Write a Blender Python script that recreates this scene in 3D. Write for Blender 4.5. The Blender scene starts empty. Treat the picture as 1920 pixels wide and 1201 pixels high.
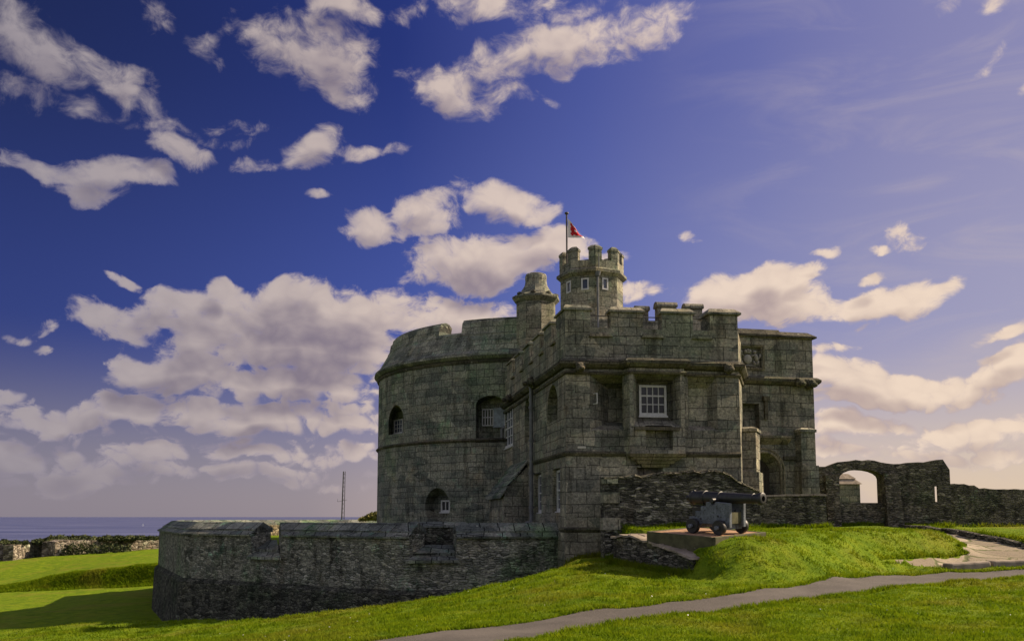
import bpy, bmesh, math, random
import numpy as np
from mathutils import Vector, Matrix

R = math.radians
random.seed(11); rng = np.random.default_rng(5)
scene = bpy.context.scene
COL = scene.collection

# ------------------------------------------------------------------ camera (eye at the origin, Y ahead, Z up)
PITCH = R(6.0); F = 1750.0; HORIZON = 968.0; W0, H0 = 1920, 1201
CYP = HORIZON - F * math.tan(PITCH)
cam_d = bpy.data.cameras.new('camera'); cam = bpy.data.objects.new('camera', cam_d); COL.objects.link(cam)
cam.location = (0, 0, 0); cam.rotation_euler = (R(90) + PITCH, 0, 0)
cam_d.sensor_width = 36; cam_d.lens = 36 * F / W0; cam_d.shift_y = (CYP - H0 / 2) / W0
cam_d.clip_start = 0.1; cam_d.clip_end = 300000
scene.camera = cam

def ray(u, v):
    a, b = CYP - v, u - W0 / 2
    return Vector((b, F * math.cos(PITCH) - a * math.sin(PITCH), F * math.sin(PITCH) + a * math.cos(PITCH))).normalized()
def P(u, v, Y):
    d = ray(u, v); return d * (Y / d.y)

# ------------------------------------------------------------------ view, sun, sky
vs = scene.view_settings
vs.view_transform = 'Standard'; vs.look = 'None'; vs.gamma = 1; vs.exposure = 1.0
SUN_AZ = R(15); SUN_EL = R(35)                      # azimuth measured from +X (right) towards +Y (ahead)
sun_d = bpy.data.lights.new('sun', 'SUN'); sun_d.energy = 4.4; sun_d.angle = R(0.6); sun_d.color = (1.0, 0.80, 0.56)
sun = bpy.data.objects.new('sun', sun_d); COL.objects.link(sun)
to_sun = Vector((math.cos(SUN_AZ) * math.cos(SUN_EL), math.sin(SUN_AZ) * math.cos(SUN_EL), math.sin(SUN_EL)))
sun.rotation_euler = to_sun.to_track_quat('Z', 'Y').to_euler(); sun.location = (60, 30, 60)

class NT:
    """small node-building helper"""
    def __init__(s, tree): s.t = tree
    def n(s, typ, ins=None, **kw):
        nd = s.t.nodes.new(typ)
        for k, v in kw.items(): setattr(nd, k, v)
        for k, v in (ins or {}).items():
            sock = nd.inputs[k]
            if hasattr(v, 'is_output') or isinstance(v, bpy.types.NodeSocket): s.t.links.new(v, sock)
            else:
                if getattr(sock, 'type', '') == 'RGBA' and len(v) == 3: v = (*v, 1)
                sock.default_value = v
        return nd
    def math(s, op, a, b=None, c=None, clamp=False):
        ins = {0: a}
        if b is not None: ins[1] = b
        if c is not None: ins[2] = c
        return s.n('ShaderNodeMath', ins, operation=op, use_clamp=clamp).outputs[0]
    def vec(s, op, a, b=None):
        ins = {0: a}
        if b is not None: ins[1] = b
        nd = s.n('ShaderNodeVectorMath', ins, operation=op)
        return nd.outputs['Value'] if op in ('LENGTH', 'DOT_PRODUCT') else nd.outputs[0]
    def mix(s, f, a, b, mode='MIX'):
        nd = s.n('ShaderNodeMix', data_type='RGBA', blend_type=mode)
        for k, v in ((0, f), (6, a), (7, b)):
            if isinstance(v, bpy.types.NodeSocket): s.t.links.new(v, nd.inputs[k])
            else: nd.inputs[k].default_value = v if k == 0 else (*v[:3], 1)
        return nd.outputs[2]
    def smooth(s, x, a, b, to=(0, 1)):
        nd = s.n('ShaderNodeMapRange', {0: x, 1: a, 2: b, 3: to[0], 4: to[1]}, interpolation_type='SMOOTHSTEP')
        return nd.outputs[0]
    def lin(s, x, a, b, c=0.0, d=1.0):
        return s.n('ShaderNodeMapRange', {0: x, 1: a, 2: b, 3: c, 4: d}).outputs[0]
    def noise(s, vec, scale, detail=4, rough=.55, dist=0.0, dim='3D'):
        return s.n('ShaderNodeTexNoise', {'Vector': vec, 'Scale': scale, 'Detail': detail, 'Roughness': rough, 'Distortion': dist}, noise_dimensions=dim)
    def ramp(s, x, stops):
        nd = s.n('ShaderNodeValToRGB', {0: x}); e = nd.color_ramp.elements
        while len(e) < len(stops): e.new(0.5)
        for el, (p, c) in zip(e, stops): el.position = p; el.color = (*c, 1) if len(c) == 3 else c
        return nd.outputs[0]

def azel(u, v):
    d = ray(u, v); return math.atan2(d.x, d.y), math.asin(d.z)

# cumulus clouds: (u, v, half width, half height, tilt in degrees, strength) given as the photograph's pixels, stored as sky directions
CLOUDS = [
 (60,85,120,60,22,1),(170,125,130,40,25,1),(255,145,55,30,15,.7),(120,190,150,25,5,.35),(310,30,40,55,-35,.55),(380,70,90,25,15,.35),
 (560,110,125,60,12,1.1),(625,95,75,75,0,1.2),(640,165,60,30,10,.7),(640,5,60,25,0,.8),(830,150,85,45,14,1.1),(850,185,80,35,10,.9),(930,165,60,25,0,.5),(770,18,50,22,0,.7),
 (1080,85,170,48,-4,1.2),(1010,110,120,45,0,1.0),(1190,55,120,42,-8,1.0),(900,15,90,28,0,.8),(1030,20,130,30,0,.7),(985,175,40,15,10,.4),
 (85,305,90,24,8,1),(240,330,90,26,3,1),(340,290,85,24,4,.9),(150,350,60,16,5,.4),(440,275,50,14,0,.4),(490,308,55,18,-3,.9),(590,292,60,32,-30,1),(690,292,85,20,-8,.9),(470,245,60,14,0,.35),
 (600,384,20,9,0,.7),(240,533,45,11,22,.7),(58,662,18,9,0,.7),(75,620,30,10,-15,.35),(15,640,25,10,0,.4),
 (690,425,65,28,-5,1),(790,410,85,38,-12,1.2),(940,368,82,36,6,1.2),(1000,392,40,18,0,.6),
 (910,490,150,52,-5,1.3),(1000,470,90,45,0,1.1),(1130,490,60,12,0,.4),
 (215,612,90,40,4,1.1),(330,590,110,36,-8,1.0),(405,545,26,26,0,1.0),(440,600,130,48,0,1.1),(600,590,180,55,3,1.4),(720,580,120,45,4,1.2),(850,590,110,48,10,1.2),(560,650,260,60,0,1.5),
 (250,690,50,30,10,.9),(350,700,130,38,4,1.2),(560,725,180,38,4,1.2),(650,740,90,32,0,1.0),
 (15,745,38,18,0,1),(90,783,120,26,2,1.1),(270,770,110,32,2,1.2),(450,785,200,28,2,1.2),(620,790,110,30,4,1.0),
 (25,855,55,36,0,1),(150,850,70,24,0,.8),(290,852,110,32,3,1),(480,850,130,22,0,.9),(640,852,80,24,0,.9),(160,885,130,16,0,.7),(420,890,260,18,0,.6),(295,815,30,14,0,.7),(60,905,160,16,0,.6),(560,900,180,14,0,.6),(380,825,220,16,0,.7),
 (1395,550,95,48,-6,1.4),(1470,560,110,52,8,1.4),(1440,530,70,40,0,1.1),(1500,505,45,18,-15,.8),(1540,590,70,18,8,.8),(1645,568,95,36,-8,1.2),(1715,552,75,36,-6,1.2),(1640,605,40,14,-10,.7),
 (1533,468,32,10,8,.9),(1632,513,34,13,0,.8),(1278,455,24,12,30,.6),(1700,440,45,22,25,.45),(1645,458,24,8,0,.5),(1570,660,60,10,-5,.7),(1890,630,50,14,-15,.7),
 (1590,705,90,34,0,1.3),(1690,722,150,34,3,1.2),(1800,722,140,36,-4,1.2),(1890,702,90,40,-6,1.3),(1590,800,90,22,0,1.1),(1700,806,130,24,2,1.1),(1850,808,140,24,-2,1.1),(1680,748,260,20,0,1.0),(1560,845,160,16,0,.7),(1800,850,220,16,0,.7),
 (1850,120,50,14,-25,.5),(1860,15,40,22,0,.7),(1915,180,25,14,-20,.6),(1770,15,25,20,0,.4),(1190,540,50,18,0,.5),
]
SKY_GAIN = 0.5      # the colours below are what the picture shows; the view is exposed one stop up
world = bpy.data.worlds.new('World'); scene.world = world; world.use_nodes = True
wt = world.node_tree; wt.nodes.clear(); w = NT(wt)

def cloud_group(name, detail, fine):
    """cloud density over the sky: three clouds are worked out at a time, one per vector component"""
    grp = bpy.data.node_groups.new(name, 'ShaderNodeTree')
    grp.interface.new_socket('Vector', in_out='INPUT', socket_type='NodeSocketVector')
    grp.interface.new_socket('Density', in_out='OUTPUT', socket_type='NodeSocketFloat')
    if fine: grp.interface.new_socket('Puff', in_out='OUTPUT', socket_type='NodeSocketFloat')
    g_ = NT(grp)
    gi = g_.n('NodeGroupInput').outputs[0]
    warp = g_.noise(gi, 9.0, 3, .5, dim='2D').outputs['Color']
    wv = g_.vec('SCALE', g_.vec('SUBTRACT', warp, (.5, .5, .5))); wv.node.inputs['Scale'].default_value = .05
    pw = g_.n('ShaderNodeSeparateXYZ', {0: g_.vec('ADD', gi, wv)}).outputs
    A = g_.n('ShaderNodeCombineXYZ', {0: pw[0], 1: pw[0], 2: pw[0]}).outputs[0]; E = g_.n('ShaderNodeCombineXYZ', {0: pw[1], 1: pw[1], 2: pw[1]}).outputs[0]
    vma = lambda a, b, c: g_.n('ShaderNodeVectorMath', {0: a, 1: b, 2: c}, operation='MULTIPLY_ADD').outputs[0]
    rows = []
    for (u, v, rx, ry, rot, st) in CLOUDS:
        a0, e0 = azel(u, v); a1, _ = azel(u + rx, v); _, e1 = azel(u, v - ry); hx, hy = (a1 - a0) * CLOUD_K, (e1 - e0) * CLOUD_K
        c, s_ = math.cos(-R(rot)), math.sin(-R(rot))
        rows.append((c / hx, s_ / hx, -(a0 * c + e0 * s_) / hx, -s_ / hy, c / hy, -(-a0 * s_ + e0 * c) / hy, st))
    while len(rows) % 3: rows.append(rows[-1])
    cur = None
    for t in range(0, len(rows), 3):
        q = list(zip(*rows[t:t + 3]))
        if t and t % 24 == 0: A = vma(cur, (1e-7,) * 3, A); E = vma(cur, (1e-7,) * 3, E)      # chained, so the shader stays small in memory
        uu = vma(E, q[1], vma(A, q[0], q[2])); vv = vma(E, q[4], vma(A, q[3], q[5]))
        ln = vma(uu, uu, g_.vec('MULTIPLY', vv, vv)); val = vma(ln, tuple(-.8 * x for x in q[6]), tuple(.8 * x for x in q[6]))
        cur = val if cur is None else g_.vec('MAXIMUM', cur, val)
    c3 = g_.n('ShaderNodeSeparateXYZ', {0: cur}).outputs
    cur = g_.math('SMOOTH_MAX', g_.math('SMOOTH_MAX', c3[0], c3[1], .15), c3[2], .15)
    # broken cloud behind and beside the view, unseen, put there for fill light
    sx = g_.n('ShaderNodeSeparateXYZ', {0: gi}).outputs
    side = g_.smooth(g_.math('ABSOLUTE', sx[0]), .62, .9)
    low = g_.noise(gi, 3.2, 2, .5, dim='2D').outputs[0]
    allr = g_.math('MULTIPLY_ADD', g_.math('SUBTRACT', low, .44), 5.0, -.1)
    allr = g_.math('MULTIPLY_ADD', g_.math('SUBTRACT', side, 1.0), 3.0, allr)
    cur = g_.math('MAXIMUM', g_.math('MAXIMUM', cur, allr), -1.0)
    st2 = g_.vec('MULTIPLY', gi, (1.0, 1.45, 1.0))
    f1 = g_.noise(st2, 13.0, detail, .52, .2, dim='2D').outputs[0]
    dn = g_.math('ADD', cur, g_.math('MULTIPLY', g_.math('SUBTRACT', f1, .50), CLOUD_N))
    if fine:
        f3n = g_.noise(g_.vec('ADD', st2, wv), 38.0, 7, .66, .28, dim='2D'); f3 = f3n.outputs[0]
        dn = g_.math('ADD', dn, g_.math('MULTIPLY', g_.math('SUBTRACT', f3, .50), 1.35))
        f2 = g_.n('ShaderNodeTexVoronoi', {'Vector': g_.vec('ADD', st2, wv), 'Scale': 26.0}, feature='F1', voronoi_dimensions='2D').outputs[0]
        f4 = g_.n('ShaderNodeTexVoronoi', {'Vector': g_.vec('ADD', g_.vec('ADD', st2, wv), g_.vec('SCALE', g_.vec('SUBTRACT', f3n.outputs['Color'], (.5, .5, .5)))), 'Scale': 52.0}, feature='F1', voronoi_dimensions='2D').outputs[0]
        f4.node.inputs['Vector'].links[0].from_node.inputs[1].links[0].from_node.inputs['Scale'].default_value = .022
        lowc = g_.smooth(sx[1], .24, .09)
        dn = g_.math('ADD', dn, g_.math('MULTIPLY', g_.math('SUBTRACT', .42, f2), .34))
        dn = g_.math('ADD', dn, g_.math('MULTIPLY', g_.math('SUBTRACT', .40, f4), g_.math('MULTIPLY_ADD', lowc, .75, .15)))
        puff = g_.math('ADD', g_.math('MULTIPLY', f2, .45), g_.math('MULTIPLY', f4, .55))
    g_.n('NodeGroupOutput', {0: dn, 1: puff} if fine else {0: dn}); return grp
CLOUD_K, CLOUD_N = 1.10, 1.75
grp_fine, grp_soft = cloud_group('cloud_field', 4, True), cloud_group('cloud_field_soft', 3, False)

tc = w.n('ShaderNodeTexCoord').outputs['Generated']
dirn = w.vec('NORMALIZE', tc)
xyz = w.n('ShaderNodeSeparateXYZ', {0: dirn}).outputs
az = w.math('ARCTAN2', xyz[0], xyz[1]); el = w.math('ARCSINE', xyz[2])
pos = w.n('ShaderNodeCombineXYZ', {0: az, 1: el, 2: 0.0}).outputs[0]
d0n = w.n('ShaderNodeGroup', {0: pos}, node_tree=grp_fine); d0 = d0n.outputs[0]
posl = w.vec('ADD', pos, (.010, .022, 0))
d1 = w.n('ShaderNodeGroup', {0: posl}, node_tree=grp_soft).outputs[0]
nish = w.n('ShaderNodeTexSky', sky_type='NISHITA', sun_disc=False, sun_elevation=SUN_EL, sun_rotation=R(90) - SUN_AZ, altitude=60, dust_density=1.2)
# clear-sky colour: deep blue away from the sun, paler towards it, warm haze on the horizon
lr = w.smooth(az, -.62, .62)
deep = w.ramp(lr, [(0, (.002, .005, .066)), (.35, (.008, .018, .170)), (.6, (.056, .074, .310)), (.8, (.125, .136, .385)), (1, (.255, .240, .445))])
midc = w.ramp(lr, [(0, (.012, .022, .180)), (.35, (.048, .075, .350)), (.6, (.13, .16, .46)), (1, (.37, .34, .49))])
hor = w.ramp(lr, [(0, (.250, .215, .265)), (.25, (.31, .26, .295)), (.45, (.50, .395, .385)), (.7, (.70, .54, .43)), (1, (.74, .57, .42))])
sky = w.mix(w.smooth(el, .14, .50), midc, deep)
sky = w.mix(w.smooth(el, .0, .20, (1, 0)), sky, hor)
cir = w.n('ShaderNodeMapping', {'Vector': pos, 'Rotation': (0, 0, R(-28)), 'Scale': (2.2, 9, 1)}).outputs[0]
cz = w.smooth(w.noise(cir, 2.0, 7, .6, .6, dim='2D').outputs[0], .42, .75)
cz = w.math('MULTIPLY', cz, w.smooth(az, .12, .45, (0, .45)))
sky = w.mix(cz, sky, (.50, .42, .46))
nsc = w.vec('SCALE', nish.outputs[0]); nsc.node.inputs['Scale'].default_value = .10
sky = w.mix(.10, sky, nsc)
a_hi = w.smooth(el, .24, .42)                                  # the higher clouds are thinner
alpha = w.mix(a_hi, w.smooth(d0, -.05, .48), w.math('MULTIPLY', w.smooth(d0, -.02, .95), .92))
alpha = w.math('MULTIPLY', alpha, w.smooth(el, .01, .085, (.25, .97)))
lit = w.ramp(lr, [(0, (.36, .32, .35)), (.35, (.66, .54, .48)), (.7, (.82, .66, .55)), (1, (.88, .70, .55))])
shd = w.ramp(lr, [(0, (.19, .165, .215)), (.4, (.27, .22, .265)), (.7, (.42, .33, .33)), (1, (.50, .38, .34))])
lightness = w.math('MULTIPLY_ADD', w.smooth(d1, .05, 1.25), -.85, 1.12)
lightness = w.math('MULTIPLY_ADD', d0n.outputs[1], -.45, lightness, clamp=True)
back = w.smooth(w.math('ABSOLUTE', az), .75, 1.2)         # clouds beside and behind the view, brightened as added cool fill light
lit = w.mix(back, lit, (1.55, 1.52, 1.60)); shd = w.mix(back, shd, (.62, .62, .72))
cloud = w.mix(lightness, shd, lit)
thin = w.mix(w.smooth(d0, .0, .7), w.mix(.45, cloud, (.34, .30, .42)), cloud)
skyc = w.mix(alpha, sky, thin)
gain = w.vec('SCALE', skyc); gain.node.inputs['Scale'].default_value = SKY_GAIN / .1
bg = w.n('ShaderNodeBackground', {'Color': gain, 'Strength': .1})
w.n('ShaderNodeOutputWorld', {0: bg.outputs[0]})
world.cycles.sampling_method = 'MANUAL'; world.cycles.sample_map_resolution = 512
# ------------------------------------------------------------------ materials
def new_mat(name):
    m = bpy.data.materials.new(name); m.use_nodes = True; t = m.node_tree; t.nodes.clear(); return m, NT(t)
def finish(n, col, rough=.85, bump=None, strength=.5, dist=.03, spec=.3, metal=0.0, extra=None):
    ins = {'Base Color': col, 'Roughness': rough, 'Specular IOR Level': spec, 'Metallic': metal}
    if extra: ins.update(extra)
    bs = n.n('ShaderNodeBsdfPrincipled', ins)
    if bump is not None:
        b = n.n('ShaderNodeBump', {'Height': bump, 'Strength': strength, 'Distance': dist}); n.t.links.new(b.outputs[0], bs.inputs['Normal'])
    n.n('ShaderNodeOutputMaterial', {0: bs.outputs[0]}); return bs

def stone_stains(n, obj, base, moss=.5, dark=.6, speck=.75):
    big = n.noise(obj, .45, 4, .6).outputs[0]
    mid = n.noise(obj, 2.3, 5, .65).outputs[0]
    fin = n.noise(obj, 13, 6, .78).outputs[0]
    c = n.mix(n.smooth(mid, .35, .7, (0, .75)), base, n.mix(1.0, base, (1.3, 1.28, 1.2), 'MULTIPLY'))
    c = n.mix(n.smooth(big, .48, .68, (0, moss)), c, n.mix(1.0, c, (.62, .92, .55), 'MULTIPLY'))
    teal = n.noise(n.vec('ADD', obj, (7.3, 2.1, 4.4)), 1.7, 4, .7).outputs[0]
    c = n.mix(n.smooth(teal, .56, .72, (0, moss * .9)), c, n.mix(1.0, c, (.85, 1.5, 1.25), 'MULTIPLY'))
    brown = n.noise(n.vec('ADD', obj, (17.3, 9.1, .4)), 1.1, 4, .6).outputs[0]
    c = n.mix(n.smooth(brown, .55, .72, (0, .38)), c, n.mix(1.0, c, (1.25, .95, .68), 'MULTIPLY'))
    streak = n.noise(n.vec('MULTIPLY', obj, (2.2, 2.2, .28)), 1.0, 5, .65).outputs[0]
    c = n.mix(n.smooth(streak, .5, .70, (0, dark)), c, n.mix(1.0, c, (.26, .255, .235), 'MULTIPLY'))
    c = n.mix(n.smooth(fin, .46, .68, (0, speck)), c, n.mix(1.0, c, (2.1, 2.05, 1.95), 'MULTIPLY'))
    c = n.mix(n.smooth(fin, .50, .32, (0, speck)), c, n.mix(1.0, c, (.36, .36, .34), 'MULTIPLY'))
    blot = n.noise(n.vec('ADD', obj, (5.5, 31.0, 2.2)), .9, 5, .7).outputs[0]
    c = n.mix(n.smooth(blot, .50, .66, (0, .55)), c, n.mix(1.0, c, (.48, .48, .47), 'MULTIPLY'))
    spl = n.noise(n.vec('ADD', obj, (3.1, 8.8, 1.2)), 5.5, 6, .75).outputs[0]
    c = n.mix(n.smooth(spl, .60, .72, (0, .6)), c, n.mix(1.0, c, (1.9, 1.95, 1.85), 'MULTIPLY'))
    lich = n.n('ShaderNodeTexVoronoi', {'Vector': obj, 'Scale': 3.1, 'Randomness': 1.0})
    ls = n.math('MULTIPLY', n.smooth(lich.outputs[0], .16, .09), n.math('GREATER_THAN', n.n('ShaderNodeSeparateColor', {0: lich.outputs[1]}).outputs[0], .80))
    c = n.mix(n.math('MULTIPLY', ls, .55), c, (.36, .36, .30))
    return c, fin, mid

def ashlar(name, bw, bh, c1, c2, mortar, moss=.5, dark=.6, msize=.012):
    m, n = new_mat(name)
    uv = n.n('ShaderNodeUVMap', uv_map='UVMap').outputs[0]; obj = n.n('ShaderNodeTexCoord').outputs['Object']
    wob = n.noise(obj, 1.3, 3, .5).outputs['Color']
    wv = n.vec('SCALE', n.vec('SUBTRACT', wob, (.5, .5, .5))); wv.node.inputs['Scale'].default_value = .09
    uvw = n.vec('ADD', uv, wv)
    def bond(k, hgt, off):
        return n.n('ShaderNodeTexBrick', {'Vector': n.vec('ADD', uvw, off), 'Color1': (*c1, 1), 'Color2': (*c2, 1), 'Mortar': (*mortar, 1), 'Scale': 1.0,
             'Mortar Size': msize, 'Mortar Smooth': .35, 'Bias': 0.0, 'Brick Width': bw * k, 'Row Height': bh * hgt}, offset=.43, offset_frequency=2, squash=.66, squash_frequency=3).outputs
    b1, b2 = bond(1.0, 1.0, (0, 0, 0)), bond(.78, .76, (.31, .17, 0))
    pick = n.math('GREATER_THAN', n.noise(n.vec('MULTIPLY', uv, (.30, .55, 1)), 1.0, 2, .5, dim='2D').outputs[0], .53)
    br = [n.mix(pick, b1[0], b2[0]), n.math('ADD', n.math('MULTIPLY', b1[1], n.math('SUBTRACT', 1.0, pick)), n.math('MULTIPLY', b2[1], pick))]
    # each block its own tone, many more than the two colours of the pattern
    vo = n.n('ShaderNodeTexVoronoi', {'Vector': n.vec('MULTIPLY', uvw, (1 / bw * .8, 1 / bh, 1)), 'Scale': 1.0, 'Randomness': .55})
    tone = n.n('ShaderNodeSeparateColor', {0: vo.outputs[1]}).outputs[0]
    base = n.mix(.75, br[0], n.mix(1.0, br[0], n.ramp(tone, [(0, (.52, .56, .54)), (.35, (.95, .95, .9)), (.7, (1.15, 1.08, .96)), (1, (1.7, 1.62, 1.45))]), 'MULTIPLY'))
    c, fin, mid = stone_stains(n, obj, base, moss, dark)
    c = n.mix(n.math('MULTIPLY', br[1], n.smooth(mid, .3, .62, (.62, .05))), c, (*mortar, 1))
    h = n.math('ADD', n.math('MULTIPLY', br[1], -.9), n.math('MULTIPLY_ADD', mid, .7, n.math('MULTIPLY', fin, .55)))
    finish(n, c, .92, h, .75, .05, .15); return m

def rubble(name, sx, sz, stops, mortar, moss=.3, dark=.5, strength=.9):
    m, n = new_mat(name)
    uv = n.n('ShaderNodeUVMap', uv_map='UVMap').outputs[0]; obj = n.n('ShaderNodeTexCoord').outputs['Object']
    wob = n.noise(obj, 2.2, 4, .6).outputs['Color']
    wv = n.vec('SCALE', n.vec('SUBTRACT', wob, (.5, .5, .5))); wv.node.inputs['Scale'].default_value = .16
    q = n.vec('MULTIPLY', n.vec('ADD', uv, wv), (sx, sz, 1))
    v1 = n.n('ShaderNodeTexVoronoi', {'Vector': q, 'Scale': 1.0, 'Randomness': .9}, voronoi_dimensions='2D')
    v2 = n.n('ShaderNodeTexVoronoi', {'Vector': q, 'Scale': 1.0, 'Randomness': .9}, voronoi_dimensions='2D', feature='DISTANCE_TO_EDGE')
    tone = n.n('ShaderNodeSeparateColor', {0: v1.outputs[1]}).outputs[0]
    base = n.ramp(tone, stops)
    c, fin, mid = stone_stains(n, obj, base, moss, dark, .65)
    # a second, finer set of stones breaks up the first: real rubble mixes large and small
    q2 = n.vec('MULTIPLY', n.vec('ADD', n.vec('ADD', uv, wv), (3.7, 1.9, 0)), (sx * 2.1, sz * 1.7, 1))
    v3 = n.n('ShaderNodeTexVoronoi', {'Vector': q2, 'Scale': 1.0, 'Randomness': 1.0}, voronoi_dimensions='2D')
    tone3 = n.n('ShaderNodeSeparateColor', {0: v3.outputs[1]}).outputs[0]
    patch = n.smooth(mid, .42, .62)
    c = n.mix(n.math('MULTIPLY', patch, .75), c, n.mix(1.0, n.ramp(tone3, stops), n.mix(n.smooth(fin, .3, .7), (.5, .5, .48), (1.5, 1.45, 1.35)), 'MULTIPLY'))
    jm = n.smooth(n.math('ADD', v2.outputs[0], n.math('MULTIPLY', n.math('SUBTRACT', fin, .5), .22)), .10, .0)
    c = n.mix(n.math('MULTIPLY', jm, n.lin(patch, 0, 1, .8, .2)), c, (*mortar, 1))
    h = n.math('ADD', n.math('MULTIPLY', n.smooth(v2.outputs[0], 0, .25), n.lin(patch, 0, 1, 1, .4)), n.math('ADD', n.math('MULTIPLY', tone3, .7), n.math('MULTIPLY', fin, .9)))
    finish(n, c, .95, h, strength, .07, .12); return m

def plain(name, col, rough=.6, spec=.4, var=.25, scale=6.0, bump=.15, metal=0.0, wear=None):
    m, n = new_mat(name); obj = n.n('ShaderNodeTexCoord').outputs['Object']
    ns = n.noise(obj, scale, 5, .65).outputs[0]
    c = n.mix(n.smooth(ns, .3, .7), [x * (1 - var) for x in col], [min(1, x * (1 + var)) for x in col])
    if wear:
        n2 = n.noise(obj, scale * 2.3, 6, .7).outputs[0]
        c = n.mix(n.smooth(n2, wear[1], wear[1] + .12), c, wear[0])
    finish(n, c, rough, ns, bump, .01, spec, metal); return m

M = {}
M['keep'] = ashlar('keep_granite', .62, .35, (.118, .126, .113), (.170, .176, .156), (.046, .047, .043), .5, .7)
M['gate'] = ashlar('gatehouse_ashlar', .78, .40, (.132, .131, .115), (.195, .190, .164), (.048, .046, .041), .32, .7)
M['trim'] = ashlar('carved_stone_trim', 1.1, 5.0, (.12, .11, .085), (.17, .155, .12), (.03, .03, .025), .5, .75)
M['dark_trim'] = ashlar('dark_stone_moulding', 1.0, 5.0, (.055, .052, .042), (.085, .08, .062), (.02, .02, .018), .4, .6)  # darker stone tone for strings, cornices and copings
M['coping'] = ashlar('slate_coping', .75, .6, (.085, .095, .095), (.15, .162, .152), (.014, .015, .014), .9, .45, .02)
M['curtain'] = rubble('curtain_wall_rubble', 4.4, 12.5, [(0, (.095, .10, .09)), (.4, (.18, .186, .164)), (.75, (.26, .26, .228)), (1, (.45, .44, .39))], (.03, .03, .024), .75, .8)
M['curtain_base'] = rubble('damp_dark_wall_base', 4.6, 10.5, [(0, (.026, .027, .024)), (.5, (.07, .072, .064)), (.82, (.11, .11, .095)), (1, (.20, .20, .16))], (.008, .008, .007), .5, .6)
M['slate'] = rubble('dark_slate_rubble', 4.2, 15.0, [(0, (.038, .037, .033)), (.45, (.09, .086, .074)), (.8, (.165, .157, .132)), (1, (.42, .39, .34))], (.010, .010, .008), .45, .55, 1.0)
M['ruin'] = rubble('ruin_rubble', 4.6, 13.0, [(0, (.065, .062, .052)), (.5, (.125, .118, .095)), (.85, (.19, .176, .14)), (1, (.32, .29, .23))], (.024, .022, .018), .6, .75, 1.0)
M['pale'] = rubble('pale_rampart_rubble', 2.2, 4.0, [(0, (.05, .044, .036)), (.4, (.14, .12, .095)), (.75, (.26, .225, .185)), (1, (.50, .45, .39))], (.06, .05, .04), .4, .5)
M['sunwall'] = rubble('sun_tinted_rubble', 2.5, 5.0, [(0, (.10, .085, .06)), (.5, (.22, .18, .12)), (1, (.42, .35, .25))], (.06, .05, .04), .3, .3)  # far side of the ring wall, sunlight's orange put into its colour
M['white'] = plain('white_window_paint', (.47, .47, .46), .5, .4, .12, 9)
M['lead'] = plain('grey_painted_pipe', (.11, .115, .12), .5, .4, .3, 4)
M['pale_pipe'] = plain('weathered_pale_pipe', (.26, .255, .24), .55, .4, .3, 4)
M['shutter'] = plain('blue_grey_shutter', (.17, .20, .22), .6, .4, .25, 5)
M['iron'] = plain('black_gun_iron', (.012, .012, .013), .52, .5, .4, 14, .3)
M['black_wood'] = plain('black_tarred_wood', (.014, .013, .013), .5, .4, .4, 12, .3)
M['grey_paint'] = plain('chipped_blue_grey_paint', (.115, .13, .155), .6, .3, .3, 7, .4, wear=((.03, .034, .024), .52))
M['timber'] = plain('weathered_timber', (.075, .072, .038), .75, .25, .35, 5, .4)
M['timber_top'] = plain('sun_tinted_timber', (.36, .22, .13), .75, .25, .3, 6, .4)  # deck boards, with the sunlight's orange put into the timber colour
M['steel'] = plain('dark_mast_steel', (.03, .03, .033), .5, .5, .2)
M['pole'] = plain('dark_pole_paint', (.06, .05, .045), .5, .4, .2)
M['door'] = plain('dark_oak', (.035, .028, .02), .7, .3, .4, 6)
M['kerbstone'] = plain('worn_kerb_stone', (.24, .20, .155), .85, .2, .35, 3, .5)
M['relief'] = plain('pale_carved_relief', (.25, .24, .21), .9, .2, .3, 8, .4)
M['sail'] = plain('white_sail_cloth', (.85, .83, .8), .7, .2, .05)
M['plaque'] = plain('pale_plaque', (.45, .43, .36), .6, .3, .1)
m, n = new_mat('window_glass'); finish(n, (.012, .014, .016), .08, None, spec=.22); M['glass'] = m
m, n = new_mat('sky_grey_glass'); finish(n, (.06, .07, .10), .12, None, spec=.4); M['pale_glass'] = m
m, n = new_mat('yellow_dry_leaf'); obj = n.n('ShaderNodeTexCoord').outputs['Object']
finish(n, n.ramp(n.noise(obj, 4, 3).outputs[0], [(.3, (.05, .07, .012)), (.7, (.20, .17, .04))]), .8); M['tuft'] = m  # yellowish grass, its own colour
m, n = new_mat('hedge_leaf'); obj = n.n('ShaderNodeTexCoord').outputs['Object']
finish(n, n.ramp(n.noise(obj, 2.5, 4).outputs[0], [(.3, (.018, .028, .010)), (.55, (.05, .065, .018)), (.75, (.11, .10, .035))]), .8); M['hedge'] = m

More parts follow.
